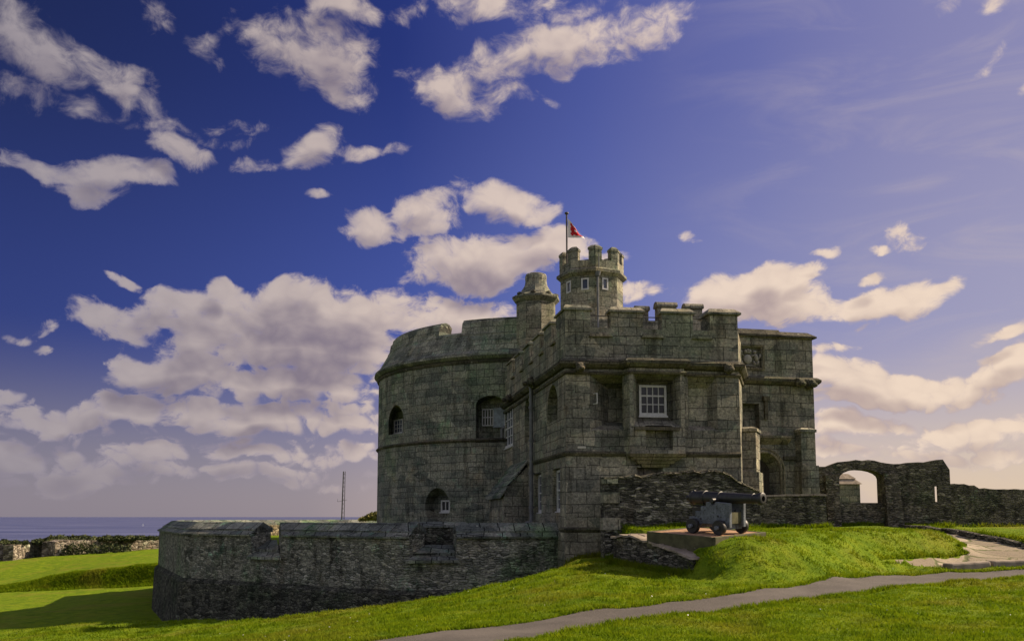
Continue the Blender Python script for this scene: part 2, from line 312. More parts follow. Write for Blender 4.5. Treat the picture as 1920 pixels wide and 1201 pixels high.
# ------------------------------------------------------------------ mesh building
class MB:
    def __init__(s): s.v = []; s.f = []
    def add(s, vs, fs):
        o = len(s.v); s.v += [tuple(p) for p in vs]; s.f += [tuple(i + o for i in f) for f in fs]; return s
    def loft(s, a, b):                       # two closed loops of equal length
        k = len(a); fs = [tuple(range(k))[::-1], tuple(range(k, 2 * k))]
        fs += [(i, (i + 1) % k, k + (i + 1) % k, k + i) for i in range(k)]
        return s.add(list(a) + list(b), fs)
    def prism(s, plan, z0, z1):
        return s.loft([(x, y, z0) for x, y in plan], [(x, y, z1) for x, y in plan])
    def frustum(s, p0, z0, p1, z1):
        return s.loft([(x, y, z0) for x, y in p0], [(x, y, z1) for x, y in p1])
    def box(s, c, d, rz=0):
        x, y, z = c; a, b, h = d[0] / 2, d[1] / 2, d[2] / 2; cs, sn = math.cos(rz), math.sin(rz)
        pl = [(x + i * a * cs - j * b * sn, y + i * a * sn + j * b * cs) for i, j in ((-1, -1), (1, -1), (1, 1), (-1, 1))]
        return s.prism(pl, z - h, z + h)
    def tube(s, path, r, k=10):
        path = [Vector(p) for p in path]; rings = []
        rs = r if isinstance(r, (list, tuple)) else [r] * len(path)
        for i, p in enumerate(path):
            t = (path[min(i + 1, len(path) - 1)] - path[max(i - 1, 0)]).normalized()
            a = t.cross(Vector((0, 0, 1)) if abs(t.z) < .9 else Vector((1, 0, 0))).normalized(); b = t.cross(a)
            rings.append([p + (a * math.cos(2 * math.pi * j / k) + b * math.sin(2 * math.pi * j / k)) * rs[i] for j in range(k)])
        vs = [q for g in rings for q in g]; fs = [tuple(range(k))[::-1], tuple((len(rings) - 1) * k + j for j in range(k))]
        for i in range(len(rings) - 1):
            for j in range(k): fs.append((i * k + j, i * k + (j + 1) % k, (i + 1) * k + (j + 1) % k, (i + 1) * k + j))
        return s.add(vs, fs)
    def revolve(s, prof, c, k=64, a0=0.0, a1=None, z0=0.0):   # closed (r, z) profile; full turn unless a1
        full = a1 is None; a1 = a0 + 2 * math.pi if full else a1
        m_ = k if full else k + 1; p_ = len(prof); vs = []
        for i in range(m_):
            a = a0 + (a1 - a0) * i / k
            vs += [(c[0] + r * math.cos(a), c[1] + r * math.sin(a), z + z0) for r, z in prof]
        fs = []
        for i in range(k):
            q = (i + 1) % m_
            fs += [(i * p_ + j, q * p_ + j, q * p_ + (j + 1) % p_, i * p_ + (j + 1) % p_) for j in range(p_)]
        if not full: fs += [tuple(range(p_)), tuple((m_ - 1) * p_ + j for j in range(p_))[::-1]]
        return s.add(vs, fs)
    def solid_rev(s, prof, c, k=8, a0=0.0):                  # open (r, z) profile capped top and bottom
        vs = []; m_ = len(prof)
        for r, z in prof: vs += [(c[0] + r * math.cos(a0 + 2 * math.pi * i / k), c[1] + r * math.sin(a0 + 2 * math.pi * i / k), z) for i in range(k)]
        fs = [tuple(range(k))[::-1], tuple((m_ - 1) * k + i for i in range(k))]
        for j in range(m_ - 1): fs += [(j * k + i, j * k + (i + 1) % k, (j + 1) * k + (i + 1) % k, (j + 1) * k + i) for i in range(k)]
        return s.add(vs, fs)
    def sweep(s, prof, line):                                # closed (out, z) profile along an open plan line, out = right-hand normal
        L = [Vector(p) for p in line]; vs = []; k = len(prof)
        for i, p in enumerate(L):
            es = []
            if i > 0: es.append((L[i] - L[i - 1]).normalized())
            if i < len(L) - 1: es.append((L[i + 1] - L[i]).normalized())
            ns = [Vector((e.y, -e.x)) for e in es]
            nn = ns[0] if len(ns) == 1 else (ns[0] + ns[1]).normalized() / max(.35, (ns[0] + ns[1]).normalized().dot(ns[0]))
            vs += [(p.x + nn.x * o, p.y + nn.y * o, z) for o, z in prof]
        fs = [tuple(range(k))[::-1], tuple((len(L) - 1) * k + j for j in range(k))]
        for i in range(len(L) - 1): fs += [(i * k + j, i * k + (j + 1) % k, (i + 1) * k + (j + 1) % k, (i + 1) * k + j) for j in range(k)]
        return s.add(vs, fs)
    def blob(s, c, d, k=1, jit=.0, rot=None):
        bm = bmesh.new(); bmesh.ops.create_icosphere(bm, subdivisions=k, radius=1)
        vs = []
        for v in bm.verts:
            q = Vector((v.co.x * d[0], v.co.y * d[1], v.co.z * d[2])) * (1 + random.uniform(-jit, jit))
            if rot is not None: q = rot @ q
            vs.append(q + Vector(c))
        fs = [tuple(v.index for v in f.verts) for f in bm.faces]; bm.free(); return s.add(vs, fs)

ROUND = None
def to_mesh(name, mb, round_c=None, smooth=False):
    me = bpy.data.meshes.new(name); me.from_pydata(mb.v, [], mb.f)
    bm = bmesh.new(); bm.from_mesh(me); bmesh.ops.recalc_face_normals(bm, faces=bm.faces); bm.to_mesh(me); bm.free()
    if smooth: me.polygons.foreach_set('use_smooth', [True] * len(me.polygons))
    return me
def uv_wall(me, round_c=None, off=(0, 0)):
    if 'UVMap' not in me.uv_layers: me.uv_layers.new(name='UVMap')
    uvl = me.uv_layers['UVMap'].data; V = me.vertices; L = me.loops
    for p in me.polygons:
        nn = p.normal
        if abs(nn.z) > .85 and not round_c: t = Vector((1, 0, 0)); b = Vector((0, 1, 0))
        else:
            t = Vector((-nn.y, nn.x, 0)); t = t.normalized() if t.length > 1e-6 else Vector((1, 0, 0)); b = Vector((0, 0, 1))
            if abs(nn.z) > .3: b = nn.cross(t); 
        if round_c:
            ac = math.atan2(p.center.y - round_c[1], p.center.x - round_c[0])
        for li in p.loop_indices:
            co = V[L[li].vertex_index].co
            if round_c:
                a = math.atan2(co.y - round_c[1], co.x - round_c[0])
                while a - ac > math.pi: a -= 2 * math.pi
                while a - ac < -math.pi: a += 2 * math.pi
                uvl[li].uv = (a * round_c[2], co.z + off[1])
            else: uvl[li].uv = (co.dot(t) + off[0], co.dot(b) + off[1])
def tag(o, label=None, cat=None, group=None, kind=None):
    for k, v in (('label', label), ('category', cat), ('group', group), ('kind', kind)):
        if v: o[k] = v
    return o
def empty(name, loc, label=None, cat=None, group=None, rot=(0, 0, 0)):
    o = bpy.data.objects.new(name, None); o.empty_display_size = .3; COL.objects.link(o); o.location = loc; o.rotation_euler = rot
    return tag(o, label, cat, group)
def world_loc(o):
    v = Vector(o.location); q = o.parent
    while q: v = v + Vector(q.location); q = q.parent
    return v
def cut(me, cutters):
    ob = bpy.data.objects.new('tmp', me); COL.objects.link(ob); tmp = []
    for c in cutters:
        co = bpy.data.objects.new('tmpc', to_mesh('c', c)); COL.objects.link(co); tmp.append(co)
        md = ob.modifiers.new('b', 'BOOLEAN'); md.operation = 'DIFFERENCE'; md.solver = 'EXACT'; md.object = co
    bpy.context.view_layer.update()
    dg = bpy.context.evaluated_depsgraph_get()
    out = bpy.data.meshes.new_from_object(ob.evaluated_get(dg))
    for t in [ob] + tmp:
        d = t.data; bpy.data.objects.remove(t); 
        if d.users == 0: bpy.data.meshes.remove(d)
    return out
def build(name, mb, mat, parent=None, cutters=None, round_c=None, smooth=False, local=False, off=(0, 0), loc=None, bevel=0):
    me = to_mesh(name, mb, smooth=smooth)
    if cutters: me = cut(me, cutters); me.name = name
    uv_wall(me, round_c, off)
    me.materials.clear(); me.materials.append(M[mat] if isinstance(mat, str) else mat)
    o = bpy.data.objects.new(name, me); COL.objects.link(o)
    if parent is not None:
        o.parent = parent
        if not local: me.transform(Matrix.Translation(-world_loc(parent)))
    elif loc is not None:
        me.transform(Matrix.Translation(-Vector(loc))); o.location = loc
    if smooth: 
        try: me.set_sharp_from_angle(angle=R(40))
        except Exception: pass
    if bevel:
        b = o.modifiers.new('bevel', 'BEVEL'); b.width = bevel; b.segments = 2; b.limit_method = 'ANGLE'; b.angle_limit = R(40)
    return o

class Face:
    """a vertical wall face from plan point A (left as seen) to B (right); s along, o outwards, z up"""
    def __init__(s, A, B):
        s.A = Vector(A[:2]); s.e = (Vector(B[:2]) - s.A); s.L = s.e.length; s.e /= s.L; s.n = Vector((s.e.y, -s.e.x))
    def pt(s, a, o, z): q = s.A + s.e * a + s.n * o; return (q.x, q.y, z)
    def xy(s, a, o): q = s.A + s.e * a + s.n * o; return (q.x, q.y)
    def px(s, u, v, o=0.0):
        d = ray(u, v); A = s.A + s.n * o; dn = d.x * s.n.x + d.y * s.n.y
        t = (A.x * s.n.x + A.y * s.n.y) / dn; q = Vector((d.x * t, d.y * t)) - A
        return q.dot(s.e), d.z * t
    def rect(s, u0, v0, u1, v1, o=0.0):      # pixel box to (s0, s1, z0, z1)
        vm, um = (v0 + v1) / 2, (u0 + u1) / 2
        return s.px(u0, vm, o)[0], s.px(u1, vm, o)[0], s.px(um, v1, o)[1], s.px(um, v0, o)[1]
    def box(s, mb, s0, s1, o0, o1, z0, z1): return mb.prism([s.xy(s0, o1), s.xy(s1, o1), s.xy(s1, o0), s.xy(s0, o0)], z0, z1)
    def rlist(s, r, o): s0, s1, z0, z1 = r; return [s.pt(s0, o, z0), s.pt(s1, o, z0), s.pt(s1, o, z1), s.pt(s0, o, z1)]
    def splay(s, outer, inner, d, e=.12, o0=0.0):   # frustum cutter: rect at the face, rect at depth d, carried on past the face by e
        k = 1 + e / d; ext = [i + (a - i) * k for a, i in zip(outer, inner)]
        return MB().loft(s.rlist(ext, o0 + e), s.rlist(inner, o0 - d))
    def arch(s, r, d, e=.12, k=10, inner=None, flat=1.0, o0=0.0):
        def loop(q, o):
            s0, s1, z0, z1 = q; h = (s1 - s0) / 2; hz = min(h * flat, (z1 - z0) * .9); c = (s0 + s1) / 2; zs = z1 - hz
            return [s.pt(s0, o, z0), s.pt(s1, o, z0)] + [s.pt(c + h * math.cos(math.pi * i / k), o, zs + hz * math.sin(math.pi * i / k)) for i in range(k + 1)]
        q = inner or r; kk = 1 + e / d; ext = [i + (a - i) * kk for a, i in zip(r, q)]
        return MB().loft(loop(ext, o0 + e), loop(q, o0 - d))
    def oval(s, r, d, inner=None, e=.12, k=24, o0=0.0):
        def loop(q, o):
            s0, s1, z0, z1 = q
            return [s.pt((s0 + s1) / 2 + (s1 - s0) / 2 * math.cos(2 * math.pi * i / k), o, (z0 + z1) / 2 + (z1 - z0) / 2 * math.sin(2 * math.pi * i / k)) for i in range(k)]
        q = inner or r; kk = 1 + e / d; ext = [i + (a - i) * kk for a, i in zip(r, q)]
        return MB().loft(loop(ext, o0 + e), loop(q, o0 - d))

def window(face, r, o, parent, cols, rows, fw=.06, bw=.022, glass='glass', sill=True, name='window', mat='white', rail=None):
    s0, s1, z0, z1 = r; mb = MB()
    face.box(mb, s0, s0 + fw, o, o + .06, z0, z1); face.box(mb, s1 - fw, s1, o, o + .06, z0, z1)
    face.box(mb, s0 + fw, s1 - fw, o, o + .057, z1 - fw, z1); face.box(mb, s0 + fw, s1 - fw, o, o + .057, z0, z0 + fw * 1.2)
    for i in range(1, cols):
        c = s0 + fw + (s1 - s0 - 2 * fw) * i / cols; face.box(mb, c - bw / 2, c + bw / 2, o + .006, o + .045, z0 + fw, z1 - fw)
    for j in range(1, rows):
        c = z0 + fw * 1.2 + (z1 - z0 - 2.2 * fw) * j / rows; face.box(mb, s0 + fw, s1 - fw, o + .008, o + (.05 if rail == j else .043), c - bw / 2 * (1.8 if rail == j else 1), c + bw / 2 * (1.8 if rail == j else 1))
    if sill: face.box(mb, s0 - .03, s1 + .03, o, o + .12, z0 - .06, z0 - .002)
    wo = build(name, mb, mat, parent)
    g = MB(); face.box(g, s0 + fw * .5, s1 - fw * .5, o - .02, o + .012, z0 + fw * .5, z1 - fw * .5)
    build('pane', g, glass, wo); return wo
# ------------------------------------------------------------------ plan of the place
K0 = P(1060, 690, 30)[:2]; K1 = P(1385, 690, 30.75)[:2]; R0 = P(1391, 710, 33.0)[:2]; R1 = P(1525, 715, 33.6)[:2]; R2 = (9.3, 43.5)
J = (K0[0] - 2.07, K0[1] + 11.9)
KEEP = (1.28, 49.9, 8.38)
RING = [(13, 61), (1, 69), (-13, 66), (-20.6, 57), P(299, 990, 46)[:2], P(346, 1000, 36.4)[:2], P(742, 1005, 30.0)[:2], P(1052, 1005, 30.9)[:2]]

# ------------------------------------------------------------------ terrain
def sm(a, b, x): t = np.clip((np.asarray(x, float) - a) / (b - a), 0, 1); return t * t * (3 - 2 * t)
def lerp(a, b, t): return a + (b - a) * t
def seg_dist(X, Y, pts, closed=True):
    d = np.full(np.shape(X), 1e9); n = len(pts)
    for i in range(n if closed else n - 1):
        ax, ay = pts[i]; bx, by = pts[(i + 1) % n]; ex, ey = bx - ax, by - ay
        t = np.clip(((X - ax) * ex + (Y - ay) * ey) / (ex * ex + ey * ey), 0, 1)
        d = np.minimum(d, np.hypot(X - ax - t * ex, Y - ay - t * ey))
    return d
def inside(X, Y, pts):
    r = np.zeros(np.shape(X), bool); n = len(pts)
    for i in range(n):
        ax, ay = pts[i]; bx, by = pts[(i + 1) % n]
        c = ((ay > Y) != (by > Y)) & (X < (bx - ax) * (Y - ay) / ((by - ay) if by != ay else 1e-9) + ax); r ^= c
    return r
def sdist(X, Y, pts): d = seg_dist(X, Y, pts); return np.where(inside(X, Y, pts), d, -d)
MOUND = [(3.2, 27.8), (3.32, 25.9), (4.32, 23.3), (4.75, 22.3), (5.4, 21.9), (6.6, 22.5), (7.6, 23.6), (9.0, 25.0), (11.0, 26.2), (12.6, 27.2), (12.9, 27.9), (12.9, 31), (13.2, 34), (13.4, 60), (3.2, 60)]
BACK = [(14.3, 34.2), (14.75, 31), (15.4, 28.2), (16.6, 26.4), (30, 22), (120, 20), (120, 70), (14.3, 70)]
COURT = RING + [(4, 40), (11, 42), (14, 52)]
def lumps(X, Y):
    return (.035 * np.sin(X * 1.3 + 1.7 * np.sin(Y * .55)) * np.sin(Y * 1.1 + X * .4) + .02 * np.sin(X * 2.9 + Y * 1.7) * np.sin(Y * 2.3 - X * .8 + 1)
            + .05 * np.sin(X * .31 + .5) * np.sin(Y * .27 + 1.2) + .012 * np.sin(X * 6.1 + 2 * np.sin(Y * 1.9)) * np.sin(Y * 5.3 + X))
def ground(X, Y, detail=True):
    X = np.asarray(X, float); Y = np.asarray(Y, float)
    z = -1.7 + .03 * np.clip(Y - 14, 0, 14) * sm(-1.5, 3.2, X) + .12 * np.clip(Y - 24.5, 0, 6.5) * sm(9, 12, X)
    z = z + .07 * np.minimum(np.maximum(X, -30) - 1, 0) * sm(6, 20, Y)
    z = z - .062 * np.clip(1 - X, 0, 9.5) * sm(13, 22, Y)
    # the moat lawn left of the castle, its bank and the upper lawn
    fl = -4.45 - .05 * np.clip(-22 - X, 0, 18)
    zc = np.interp(X, [-60, -38, -34, -30, -24, -16], [-5.2, -5.2, -4.6, -3.85, -3.25, -3.0])
    zb = np.interp(X, [-60, -48, -42, -34, -20], [-4.2, -4.1, -3.55, -3.1, -2.9])
    sh = .22 * np.clip(-24 - X, 0, 20)
    t1 = sm(61.6 + sh, 63.4 + sh, Y); t2 = sm(63 + sh, 88, Y)
    zl = lerp(fl, lerp(zc, zb, t2), t1)
    wl = sm(28.5, 36.5, Y) * sm(-9, -13.5, X)
    dr = -sdist(X, Y, COURT)                                  # > 0 outside the ring wall
    zf = np.interp(X, [-40, -26, -21, -12, -8, -3, 0, 1.2, 2.6], [-5.2, -4.9, -4.5, -4.35, -4.2, -3.6, -2.8, -2.2, -1.5])
    moat = (1 - sm(1.6, 5.2, dr)) * sm(2.3, .5, X)
    z = lerp(z, zf, moat)
    z = lerp(z, zl, wl)
    z = z + .06 * np.exp(-((X - 3.2) / 1.6) ** 2 - ((Y - 24.2) / 2.2) ** 2)
    z = z + .20 * np.clip(Y - (19.7 + (X - 4.8) * .9) - .9, 0, 1.9) * sm(4.0, 5.2, X) * sm(12.5, 9, X)
    # raised lawn with the gun, and the plateau behind the kerb
    dm = sdist(X, Y, MOUND)
    zt = np.minimum(-.56 + .060 * (Y - 22.9), -.38 + 0 * Y) - .03 * sm(.9, .0, dm) * sm(5.2, 4.2, X) * sm(26.5, 25, Y)
    z = np.maximum(z, lerp(z, zt, sm(-lerp(.15, 1.5, sm(3.7, 5.0, X)) * lerp(1, .6, sm(8, 12, X)), lerp(.1, .5, sm(3.7, 5.0, X)), dm)))
    zt2 = np.interp(Y, [24, 28, 34, 38], [-.72, -.66, -.42, -.30])
    z = np.maximum(z, lerp(z, zt2, sm(-.12, .05, sdist(X, Y, BACK))))
    z = np.where(dr < -.2, lerp(z, -1.2, sm(-.2, -.6, dr)), z)
    far = np.clip(sm(93, 170, Y) + sm(130, 260, np.abs(X)) + sm(-90, -260, Y), 0, 1)
    z = z - 58 * far
    if detail:
        z = z + lumps(X, Y) * (1 - .6 * sm(40, 90, Y)) * (1 - .7 * (dr < 0))
    return z
def gz(x, y): return float(ground(np.array([x]), np.array([y]))[0])
def gpx(u, v):                                                # where the view ray of a photograph pixel meets the ground
    d = ray(u, v); ts = np.linspace(9, 95, 2600) / d.y
    dz = d.z * ts - ground(d.x * ts, d.y * ts)
    i = int(np.argmax(dz < 0)); t = ts[i]
    if i: t = ts[i - 1] + (ts[i] - ts[i - 1]) * dz[i - 1] / (dz[i - 1] - dz[i])
    return (d.x * t, d.y * t)
def resample(pts, n):
    pts = np.array(pts, float); s = np.r_[0, np.cumsum(np.hypot(*np.diff(pts, axis=0).T))]
    q = np.linspace(0, s[-1], n); return np.c_[np.interp(q, s, pts[:, 0]), np.interp(q, s, pts[:, 1])]
def smooth_line(pts, n, it=3):
    p = resample(pts, n)
    for _ in range(it): p[1:-1] = (p[:-2] + 2 * p[1:-1] + p[2:]) / 4
    return p

# path and paving outlines, read off the photograph where they lie on the ground
PATH_FAR = [(-5.5, 7.4), gpx(700, 1191), gpx(940, 1171), gpx(1180, 1140), gpx(1400, 1108), gpx(1540, 1087), gpx(1640, 1074), gpx(1760, 1067), gpx(1920, 1064)]
PATH_NEAR = [(-3.0, 7.4), gpx(952, 1200), gpx(1075, 1177), gpx(1180, 1160), gpx(1400, 1138), gpx(1550, 1118), gpx(1700, 1096), gpx(1920, 1076)]
dx = PATH_FAR[-1][0] - PATH_FAR[-2][0]; dy = PATH_FAR[-1][1] - PATH_FAR[-2][1]
PATH_FAR.append((PATH_FAR[-1][0] + 9, PATH_FAR[-1][1] + .8)); PATH_NEAR.append((PATH_NEAR[-1][0] + 9, PATH_NEAR[-1][1] + 1.0))
pf, pn = smooth_line(PATH_FAR, 90, 34), smooth_line(PATH_NEAR, 90, 34)
for arr, ph in ((pf, 0.0), (pn, 2.0)):
    k = np.arange(len(arr)); arr[:, 1] += .022 * np.sin(k * .9 + ph) + .02 * np.sin(k * 2.7 + ph)
PATH_POLY = [tuple(p) for p in pf] + [tuple(p) for p in pn[::-1]]
PAVE_A = [gpx(1655, 1048), gpx(1740, 1042), gpx(1820, 1036), (12.75, 26.75), (13.35, 27.6), (13.25, 30), (13.5, 33.5), (13.5, 35.2)]
PAVE_B = [gpx(1657, 1051), gpx(1700, 1054), gpx(1768, 1060), gpx(1845, 1052), (16.3, 26.0), (15.3, 28.1), (14.65, 31), (14.2, 35.2)]
PAVE_POLY = PAVE_A + PAVE_B[::-1]

def axis(parts):
    out = []
    for a, b, st in parts: out += list(np.arange(a, b - 1e-6, st))
    return np.array(out + [parts[-1][1]])
gx = axis([(-320, -140, 20), (-140, -50, 5), (-50, -26, .5), (-26, 20, .25), (20, 40, 1.0), (40, 140, 6), (140, 320, 20)])
gy = axis([(-320, -100, 20), (-100, -4, 6), (-4, 9, 1.0), (9, 40, .25), (40, 60, .5), (60, 69, .25), (69, 100, 1.2), (100, 200, 6), (200, 320, 20)])
GX, GY = np.meshgrid(gx, gy)
GZ = ground(GX, GY)
GZ = GZ - .07 * sm(-.12, .10, sdist(GX, GY, PATH_POLY)) - .06 * sm(-.1, .1, sdist(GX, GY, PAVE_POLY))
def grid_mesh(name, X, Y, Z):
    ny, nx = X.shape; co = np.stack([X, Y, Z], -1).reshape(-1, 3)
    i = np.arange(nx * ny).reshape(ny, nx); q = np.stack([i[:-1, :-1], i[:-1, 1:], i[1:, 1:], i[1:, :-1]], -1).reshape(-1, 4)
    me = bpy.data.meshes.new(name); me.vertices.add(len(co)); me.vertices.foreach_set('co', co.ravel().astype(np.float32))
    me.loops.add(q.size); me.loops.foreach_set('vertex_index', q.ravel().astype(np.int32))
    me.polygons.add(len(q)); me.polygons.foreach_set('loop_start', np.arange(0, q.size, 4, dtype=np.int32)); me.polygons.foreach_set('loop_total', np.full(len(q), 4, np.int32))
    me.polygons.foreach_set('use_smooth', np.ones(len(q), bool)); me.update(calc_edges=True); me.validate(); return me

m, n = new_mat('lawn_turf'); obj = n.n('ShaderNodeTexCoord').outputs['Object']
def turf_colour(n, obj):
    a = n.noise(obj, .35, 5, .6).outputs[0]; b = n.noise(obj, 2.2, 5, .65).outputs[0]; c_ = n.noise(n.vec('MULTIPLY', obj, (1, 1, .3)), 22, 4, .7).outputs[0]
    c = n.ramp(b, [(.25, (.060, .115, .006)), (.5, (.125, .190, .009)), (.75, (.205, .250, .013))])
    c = n.mix(n.smooth(a, .48, .68, (0, .5)), c, (.20, .175, .030))
    c = n.mix(n.smooth(c_, .42, .25, (0, .7)), c, (.030, .050, .006))
    c = n.mix(n.smooth(c_, .6, .8, (0, .45)), c, (.27, .29, .045))
    d_ = n.noise(n.vec('ADD', obj, (4.0, 9.0, 0)), 1.1, 6, .7).outputs[0]
    c = n.mix(n.smooth(d_, .52, .70, (0, .45)), c, n.mix(1.0, c, (.42, .55, .5), 'MULTIPLY'))
    return c, b, c_
c, b, c_ = turf_colour(n, obj)
finish(n, c, .95, n.math('ADD', n.math('MULTIPLY', b, .6), c_), .9, .06, .05); M['lawn'] = m
me = grid_mesh('lawn', GX, GY, GZ); me.materials.append(m)
lawn = bpy.data.objects.new('lawn', me); COL.objects.link(lawn)
tag(lawn, 'rolling mown green lawn around the castle walls and moat', 'lawn', kind='structure')

def strip(name, A, B, mat, nb, lift, label, cat):
    k = len(A); T = np.linspace(0, 1, nb)[:, None]
    X = A[None, :, 0] * (1 - T) + B[None, :, 0] * T; Y = A[None, :, 1] * (1 - T) + B[None, :, 1] * T
    me = grid_mesh(name, X[::-1], Y[::-1], (ground(X, Y) + lift)[::-1]); me.materials.append(mat)
    o = bpy.data.objects.new(name, me); COL.objects.link(o); return tag(o, label, cat, kind='structure')
m, n = new_mat('worn_tarmac'); obj = n.n('ShaderNodeTexCoord').outputs['Object']
fi = n.noise(obj, 45, 4, .75).outputs[0]; bi = n.noise(obj, .9, 5, .6).outputs[0]
c = n.mix(n.smooth(bi, .35, .7), (.072, .065, .059), (.108, .097, .087)); c = n.mix(n.smooth(fi, .5, .72, (0, .8)), c, (.20, .175, .155)); c = n.mix(n.smooth(fi, .45, .28, (0, .7)), c, (.03, .027, .025))
finish(n, c, .9, fi, .6, .01, .2); M['tarmac'] = m
strip('path', pf, pn, m, 7, -.008, 'grey tarmac footpath curving across the lawn', 'path')
m, n = new_mat('worn_paving'); obj = n.n('ShaderNodeTexCoord').outputs['Object']
q = n.vec('ADD', n.vec('MULTIPLY', obj, (.75, 1.15, 0)), n.vec('MULTIPLY', n.noise(obj, 1.2, 4, .6).outputs['Color'], (.5, .5, 0)))
ed = n.n('ShaderNodeTexVoronoi', {'Vector': q, 'Scale': 1.0}, feature='DISTANCE_TO_EDGE', voronoi_dimensions='2D').outputs[0]
to = n.n('ShaderNodeSeparateColor', {0: n.n('ShaderNodeTexVoronoi', {'Vector': q, 'Scale': 1.0}, voronoi_dimensions='2D').outputs[1]}).outputs[0]
c = n.ramp(to, [(0, (.20, .165, .115)), (.5, (.30, .25, .18)), (1, (.40, .34, .26))]); fi = n.noise(obj, 14, 5, .7).outputs[0]
c = n.mix(n.smooth(fi, .5, .3, (0, .6)), c, (.12, .10, .07)); c = n.mix(n.smooth(ed, .07, .02, (0, .85)), c, (.07, .085, .02))
finish(n, c, .9, n.math('ADD', fi, n.smooth(ed, 0, .08)), .6, .03, .2); M['paving'] = m
strip('paving', smooth_line(PAVE_A, 50, 1), smooth_line(PAVE_B, 50, 1), m, 12, -.03, 'worn sandy stone paving leading up to the ruined gateway', 'paving')

# sea
m, n = new_mat('sea_water'); obj = n.n('ShaderNodeTexCoord').outputs['Object']
a = n.noise(n.vec('MULTIPLY', obj, (.0012, .004, 1)), 1.0, 6, .6).outputs[0]
c = n.mix(n.smooth(a, .35, .65), (.048, .060, .140), (.100, .112, .205))
wv_ = n.noise(n.vec('MULTIPLY', obj, (.05, .12, 1)), 1.0, 4, .6).outputs[0]
finish(n, c, .55, wv_, .6, 2.0, .10); M['sea'] = m
sx_ = np.array([-90000., -20000, -6000, -2000, 0, 2000, 6000, 20000, 90000]); sy_ = np.array([-90000., -10000, -1000, 0, 1000, 3000, 8000, 20000, 150000])
SX, SY = np.meshgrid(sx_, sy_)
me = grid_mesh('sea', SX, SY, SX * 0 - 55.0); me.materials.append(m)
o = bpy.data.objects.new('sea', me); COL.objects.link(o); tag(o, 'calm blue sea reaching the horizon behind the ramparts', 'sea', kind='structure')
# ------------------------------------------------------------------ the castle: round keep, square gatehouse, stair turret, chimney
castle = empty('castle', (4, 38, -1.2), 'grey granite round keep with battlemented gatehouse and stair turret', 'castle')
kc = KEEP[:2]; KR = KEEP[2]
LEFT, FRONT, RIGHT = Face(J, K0), Face(K0, K1), Face(R0, R1)
def keep_hit(u, v, r=KR):
    d = ray(u, v); a = d.x * d.x + d.y * d.y; b = d.x * kc[0] + d.y * kc[1]; c = kc[0] ** 2 + kc[1] ** 2 - r * r
    t = (b - math.sqrt(max(0, b * b - a * c))) / a; return d * t
def keep_face(u, v, r=KR):
    q = keep_hit(u, v, r); a = math.atan2(q.y - kc[1], q.x - kc[0]); t = Vector((-math.sin(a), math.cos(a)))
    return Face(Vector(q[:2]) - t * 3, Vector(q[:2]) + t * 3)
F1, F2, F3 = keep_face(742, 785), keep_face(820, 950), keep_face(915, 780)
r1o = F1.rect(728, 759, 757, 813); r1i = F1.rect(736, 768, 758, 814, -.7)
r2o = F2.rect(796, 914, 844, 986); r2i = F2.rect(812, 928, 845, 970, -.7)
r3o = F3.rect(892, 741, 947, 829); r3i = F3.rect(897, 748, 948, 822, -.9)
ZC = keep_hit(708, 709).z      # cornice height
ZL = keep_hit(708, 844).z      # lower string
prof = [(0.0, -2.2), (KR, -2.2), (KR, ZC - .05), (KR - .4, ZC + .4), (0.0, ZC + .4)]
keep_mb = MB().solid_rev([(KR, -2.2), (KR, ZL), (KR, ZC)], kc, 128)
keep = build('round_keep_wall', keep_mb, 'keep', castle, round_c=KEEP,
             cutters=[F1.arch(r1o, .7, .5, inner=r1i), F2.oval(r2o, .7, r2i, .5), F3.arch(r3o, .9, .5, inner=r3i, flat=.6)])
ztop = keep_hit(870, 598, KR - .75).z; zcr = keep_hit(836, 629, KR - .7).z; zmid = ZC + 1.05
def pr(z): return KR + .12 - (z - ZC) * .50 if z < zmid else KR + .12 - (zmid - ZC) * .50 - (z - zmid) * .28
par = MB().revolve([(KR - .3, ZC - .12), (KR + .10, ZC - .10), (KR + .24, ZC + .02), (KR + .22, ZC + .14), (KR + .02, ZC + .30), (pr(zmid), zmid), (pr(zmid) - .03, zmid + .04), (pr(zcr - .15), zcr - .15), (pr(zcr) - .05, zcr), (pr(zcr) - 1.1, zcr), (pr(zcr) - 1.1, ZC - .12)], kc, 128)
build('round_parapet', par, 'keep', castle, round_c=KEEP)
build('keep_string_course', MB().revolve([(KR - .1, ZL - .09), (KR + .04, ZL - .08), (KR + .11, ZL), (KR + .04, ZL + .07), (KR - .1, ZL + .09)], kc, 128), 'dark_trim', castle, round_c=KEEP)
build('keep_cornice', MB().revolve([(KR - .1, ZC - .30), (KR + .06, ZC - .28), (KR + .12, ZC - .16), (KR + .06, ZC - .13), (KR - .1, ZC - .13)], kc, 128), 'dark_trim', castle, round_c=KEEP)
def ang(u, v): q = keep_hit(u, v, KR - .75); return math.atan2(q.y - kc[1], q.x - kc[0])
aL, aR = ang(829, 620), ang(870, 610)          # the open crenel on the left; merlons repeat round the ring
gap = aR - aL; per = 2 * math.pi / 8
for i in range(8):
    a0 = aR + i * per; a1 = a0 + per - gap
    mb = MB().revolve([(pr(zcr) - .9, zcr - .02), (pr(zcr) - .04, zcr - .02), (pr(ztop - .22), ztop - .22), (pr(ztop) + .02, ztop - .2), (pr(ztop) - .06, ztop - .08), (pr(ztop) - .35, ztop), (pr(ztop) - .6, ztop - .04), (pr(ztop) - .8, ztop - .2)], kc, 16, a0, a1)
    build('merlon', mb, 'keep', castle, round_c=KEEP)
window(F1, F1.rect(739, 786, 755, 812, -.62), -.66, castle, 3, 3, .05, glass='pale_glass')
